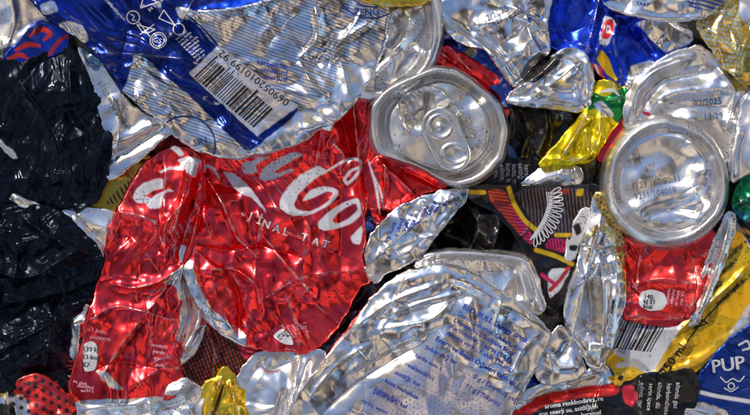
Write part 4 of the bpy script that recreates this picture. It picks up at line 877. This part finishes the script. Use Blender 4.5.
k.lay(s, t, M['white'], 'small_print', lift=0.2); k = Ink()
for i in range(5): k.scrawl(640 + i * 9, 382 + i % 2, 40, 4.4, 96, rnd, 0.8)
k.lay(s, t, M['white'], lift=0.2)

# ------------------------------------------------------------------ bottom left pieces
o = [(172, 262), (180, 255), (190, 275), (200, 298), (205, 322), (198, 340), (184, 358), (172, 366), (168, 352), (172, 320), (178, 290)]
t = thing('crushed_can', o, 'curved silver can neck and rim between the two red cans', 'can end')
shell('rim', o, dict(z=28, fac=[(20, 1.5)], folds=[('g', [(182, 262), (196, 298), (200, 322), (180, 358)], 6, 4), ('g', [(180, 282), (188, 315), (176, 345)], -5, 4)]), None, mat=M['alu'], parent=t, depth=14)
o = [(184, 372), (182, 350), (198, 330), (206, 318), (224, 330), (242, 344), (256, 350), (248, 362), (236, 376), (214, 392), (196, 394)]
t = thing('drink_can', o, 'dark can with fine red hatching below the wide red can', 'drink can')
shell('can_body', o, dict(z=25, fac=[(18, 2.5), (8, 1.2)], folds=[('r', [(206, 325), (215, 350), (212, 385)], 5, 5)]), [('stripes', None, (0.55, 0.06, 0.03, 0.7), 68, 3.6, 0.32), ('stripes', None, (0.02, 0.008, 0.01, 0.4), -25, 4.2, 0.4), ('poly', [(236, 344), (258, 348), (248, 362), (240, 356)], (0.7, 0.05, 0.08, 0.8))], parent=t, base=(0.02, 0.008, 0.01, 0.4), depth=12)
o = [(190, 430), (196, 412), (202, 398), (205, 386), (216, 380), (224, 369), (231, 378), (235, 391), (249, 396), (256, 430)]
t = thing('drink_can', o, 'crumpled gold can at the bottom edge, below the wide red can', 'drink can')
shell('can_body', o, dict(z=31, fac=[(18, 4.0), (8, 1.5)], folds=[('r', [(222, 378), (212, 400), (208, 425)], 6, 5), ('r', [(230, 380), (236, 405), (240, 425)], 5, 5)]), [('line', [(224, 384), (219, 400), (210, 425)], (0.10, 0.06, 0.02, 0.8), 4, 0.2)], parent=t, base=(0.80, 0.55, 0.04, 0.9), depth=16)  # the dark line paints the shade of a crevice into the gold
o = [(236, 386), (244, 370), (256, 356), (276, 349), (302, 352), (322, 352), (324, 362), (304, 392), (294, 432), (250, 432), (246, 404)]
t = thing('drink_can', o, 'plain smooth grey silver can wall at the bottom, left of the big silver can', 'drink can')
shell('can_body', o, dict(z=32, tilt=(0.02, 0), crease=0.4, fac=[(34, 2.2)], folds=[('r', [(300, 352), (292, 385), (284, 428)], 4, 4), ('g', [(308, 358), (298, 392), (290, 425)], 4, 4), ('g', [(255, 372), (275, 385), (270, 420)], 4, 12), ('r', [(258, 362), (270, 372), (296, 360)], -3, 6)]), None, mat=M['alu'], parent=t, depth=16)
# grey torn triangle and gold piece on the left
o = [(60, 213), (69, 208), (90, 210), (116, 213), (112, 236), (106, 260), (97, 250), (88, 238), (74, 224)]
t = thing('crushed_scrap', o, 'torn triangular silver scrap between the black film and the tall red can', 'can scrap')
shell('can_wall', o, dict(z=33, crease=0.3, fac=[(18, 1.2)], folds=[('g', [(62, 214), (88, 236), (104, 256)], 3, 4), ('r', [(75, 212), (92, 224), (112, 228)], 3, 6)]), None, mat=M['alu'], parent=t, depth=8)
o = [(93, 214), (96, 200), (108, 184), (126, 172), (150, 158), (144, 180), (128, 198), (118, 212), (110, 216)]
t = thing('crushed_scrap', o, 'wedge of crinkled gold foil can beside the tall red can', 'can scrap')
shell('can_body', o, dict(z=27, fac=[(12, 2.6), (6, 1.2)]), [('stripes', [(100, 205), (150, 160), (150, 180), (118, 204)], (0.05, 0.035, 0.01, 0.5), 65, 4.5, 0.45)], parent=t, base=(0.62, 0.40, 0.05, 0.9), depth=12)
# pink and black spotted can
o = [(16, 394), (22, 381), (40, 377), (54, 388), (66, 400), (80, 412), (86, 432), (24, 432), (18, 412)]
t = thing('drink_can', o, 'orange red can with black spots in the bottom left corner', 'drink can')
shell('can_body', o, dict(z=30, fac=[(18, 2.8), (8, 1.2)], folds=[('g', [(20, 388), (40, 382), (70, 408)], 3, 6), ('r', [(22, 398), (42, 400), (62, 412)], -3, 5)]), [('poly', [(10, 398), (22, 394), (30, 412), (34, 432), (16, 432)], SILV2), ('line', [(24, 384), (40, 382)], (0.2, 0.02, 0.03, 0.5), 3), ('dots', None, (0.03, 0.01, 0.015, 0.4), 25, 8.5, 0.30)], parent=t, base=(0.82, 0.05, 0.05, 0.85), depth=14)
o = [(-18, 366), (-4, 364), (8, 372), (14, 388), (16, 404), (20, 432), (-18, 432)]
t = thing('crushed_scrap', o, 'grey and yellow can edge in the bottom left corner', 'can scrap')
shell('can_body', o, dict(z=24, fac=[(14, 3)], folds=[('r', [(-4, 368), (6, 384), (8, 420)], 5, 5)]), [('poly', [(-18, 374), (4, 376), (8, 392), (0, 400), (-18, 396)], (0.6, 0.4, 0.03, 0.7)), ('poly', [(-18, 405), (14, 404), (20, 440), (-18, 440)], (0.02, 0.02, 0.02, 0.5))], parent=t, depth=10)

# ------------------------------------------------------------------ black plastic film on the left
o = [(-22, 60), (6, 60), (22, 64), (40, 57), (60, 50), (74, 46), (86, 58), (96, 80), (104, 104), (111, 130), (113, 152), (108, 178), (98, 200), (84, 207), (60, 208), (28, 212), (-22, 212)]
t = thing('plastic_film', o, 'upper sheet of crumpled black plastic film at the left edge', 'plastic film')
shell('film_sheet', o, dict(z=37, fac=[(38, 6.0), (15, 3.0), (6, 0.9)], soft=0.5, crease=1.8, waves=[(115, 11, 3.0), (70, 8, 1.6)], wk=0.28, folds=[('r', [(20, 80), (50, 120), (80, 190)], 6, 7), ('r', [(70, 60), (75, 110), (105, 150)], 5, 7)]), None, mat=M['film'], parent=t, depth=18)
o = [(-22, 206), (30, 206), (60, 210), (76, 226), (94, 244), (104, 262), (98, 278), (70, 288), (40, 296), (10, 300), (-22, 306)]
t = thing('plastic_film', o, 'middle sheet of crumpled black plastic film at the left edge', 'plastic film')
shell('film_sheet', o, dict(z=34, fac=[(40, 6.0), (16, 3.0), (6, 0.9)], soft=0.5, crease=1.8, waves=[(160, 11, 3.0), (60, 8, 1.6)], wk=0.28, folds=[('r', [(-10, 270), (30, 280), (80, 250)], 9, 8), ('r', [(20, 215), (50, 235), (90, 255)], 7, 7), ('r', [(0, 230), (20, 255), (15, 290)], 6, 6)]), None, mat=M['film'], parent=t, depth=18)
o = [(-22, 294), (20, 290), (60, 280), (100, 268), (102, 285), (92, 318), (84, 350), (74, 385), (60, 398), (44, 380), (24, 376), (8, 388), (-22, 392)]
t = thing('plastic_film', o, 'lower sheet of crumpled black plastic film beside the foot of the tall red can', 'plastic film')
shell('film_sheet', o, dict(z=27, fac=[(40, 6.0), (16, 3.0), (6, 0.9)], soft=0.5, crease=1.8, waves=[(160, 11, 3.0), (60, 8, 1.6)], wk=0.28, folds=[('r', [(0, 350), (40, 330), (92, 300)], 9, 8), ('r', [(20, 370), (50, 345), (75, 380)], 7, 7), ('r', [(40, 290), (55, 320), (45, 370)], 6, 6)]), None, mat=M['film'], parent=t, depth=18)
for o, lab, z in (([(-18, 128), (2, 138), (15, 150), (21, 160), (14, 161), (2, 147), (-18, 137)], 'thin silver sliver poking through the black film at the left edge, upper of two', 41), ([(9, 188), (22, 198), (42, 206), (38, 209), (20, 206), (10, 198)], 'thin silver sliver poking through the black film at the left edge, lower of two', 38)):
    t = thing('crushed_scrap', o, lab, 'can scrap', group='slivers in the black film'); shell('can_wall', o, dict(z=z, fac=[(9, 2)]), None, mat=M['alu'], parent=t, depth=5, roll=2, edge=3)
# corner pieces top left
o = [(-20, -20), (26, -20), (34, 4), (42, 18), (44, 30), (32, 42), (14, 56), (-20, 64)]
t = thing('crushed_can', o, 'smooth silver can wall in the top left corner', 'can scrap')
shell('can_body', o, dict(z=30, fac=[(30, 2.5)], folds=[('g', [(-10, 48), (14, 46), (36, 26)], 4, 6), ('r', [(10, -10), (16, 20), (6, 50)], 4, 7)]), None, mat=M['alu'], parent=t, depth=16)
o = [(4, 62), (10, 52), (26, 36), (40, 22), (52, 26), (68, 34), (66, 46), (50, 56), (34, 64), (18, 68)]
t = thing('crushed_scrap', o, 'small blue scrap with red wavy stripes near the top left corner', 'can scrap')
shell('can_body', o, dict(z=35, fac=[(14, 2.2)]), [('line', [(8, 60), (20, 54), (28, 58)], (0.8, 0.05, 0.03, 0.7), 5, 0.5), ('line', [(16, 50), (28, 44), (40, 46)], (0.8, 0.05, 0.03, 0.7), 5, 0.5), ('line', [(30, 36), (42, 28), (52, 34), (44, 40)], (0.8, 0.05, 0.03, 0.7), 5, 0.5), ('line', [(50, 54), (60, 40), (68, 36)], (0.5, 0.03, 0.03, 0.6), 4)], parent=t, base=(0.015, 0.05, 0.40, 0.8), depth=10)

# ------------------------------------------------------------------ right edge pieces
o = [(742, 100), (752, 86), (770, 82), (772, 170), (750, 172), (730, 184), (728, 160), (734, 132)]
t = thing('drink_can', o, 'silver can wall standing at the right edge beside the round base', 'drink can')
shell('can_body', o, dict(z=39, fac=[(22, 2.2)], folds=[('g', [(738, 128), (732, 158), (731, 178)], 4, 4), ('r', [(756, 92), (748, 130), (752, 168)], 4, 6)]), None, mat=M['alu'], parent=t, depth=16)
o = [(731, 206), (735, 190), (741, 181), (744, 168), (756, 164), (772, 158), (772, 230), (756, 217), (748, 221), (738, 214)]
t = thing('drink_can', o, 'green can piece at the right edge below the silver wall', 'drink can')
shell('can_body', o, dict(z=34, fac=[(18, 3.0), (8, 1.2)], folds=[('r', [(735, 205), (752, 195), (768, 170)], 4, 6)]), [('poly', [(730, 205), (745, 212), (770, 220), (770, 228), (730, 222)], (0.02, 0.16, 0.20, 0.8))], parent=t, base=(0.01, 0.20, 0.07, 0.85), depth=14)
o = [(728, 216), (740, 212), (772, 224), (772, 270), (752, 262), (742, 244), (732, 232)]
t = thing('crushed_scrap', o, 'dark can scrap with orange streaks below the green piece at the right edge', 'can scrap')
shell('can_body', o, dict(z=28, fac=[(12, 3.0)], folds=[('r', [(735, 220), (750, 240), (768, 262)], 4, 4)]), [('line', [(742, 230), (752, 234), (770, 238)], (0.5, 0.2, 0.04, 0.6), 4), ('line', [(734, 222), (745, 240), (756, 258)], SILV2, 4)], parent=t, base=(0.015, 0.014, 0.014, 0.4), depth=10)

# ------------------------------------------------------------------ lower pieces: seen scraps, and dark filler added to stand for shade in gaps
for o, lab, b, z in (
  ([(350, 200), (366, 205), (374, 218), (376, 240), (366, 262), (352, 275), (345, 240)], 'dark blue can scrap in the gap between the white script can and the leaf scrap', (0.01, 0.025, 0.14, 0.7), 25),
  ([(318, 350), (345, 318), (368, 285), (384, 282), (372, 305), (350, 340), (330, 366)], 'shade-toned dark filler scrap in the gap left of the big silver can', (0.03, 0.03, 0.05, 0.8), 15),
  ([(520, 270), (548, 285), (575, 300), (572, 335), (552, 345), (535, 325)], 'shade-toned grey filler scrap in the gap right of the big silver can', (0.06, 0.055, 0.055, 0.8), 16),
  ([(100, 160), (150, 140), (205, 135), (215, 165), (160, 175), (110, 200)], 'shade-toned red filler scrap under the edge of the barcode can', (0.16, 0.012, 0.015, 0.8), 14),
  ([(495, 70), (530, 65), (560, 45), (600, 60), (600, 100), (540, 125), (500, 120)], 'shade-toned grey filler scrap under the bent silver neck', (0.10, 0.095, 0.09, 0.8), 12),
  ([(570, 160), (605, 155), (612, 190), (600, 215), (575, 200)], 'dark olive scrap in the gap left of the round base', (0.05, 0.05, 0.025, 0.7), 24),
  ([(590, 330), (625, 300), (640, 350), (620, 400), (590, 395)], 'shade-toned silver filler scrap under the yellow can', (0.2, 0.2, 0.2, 0.8), 12),
  ([(60, 370), (90, 370), (90, 420), (60, 425)], 'shade-toned black filler scrap in the gap beside the spotted can', (0.02, 0.02, 0.022, 0.6), 12)):
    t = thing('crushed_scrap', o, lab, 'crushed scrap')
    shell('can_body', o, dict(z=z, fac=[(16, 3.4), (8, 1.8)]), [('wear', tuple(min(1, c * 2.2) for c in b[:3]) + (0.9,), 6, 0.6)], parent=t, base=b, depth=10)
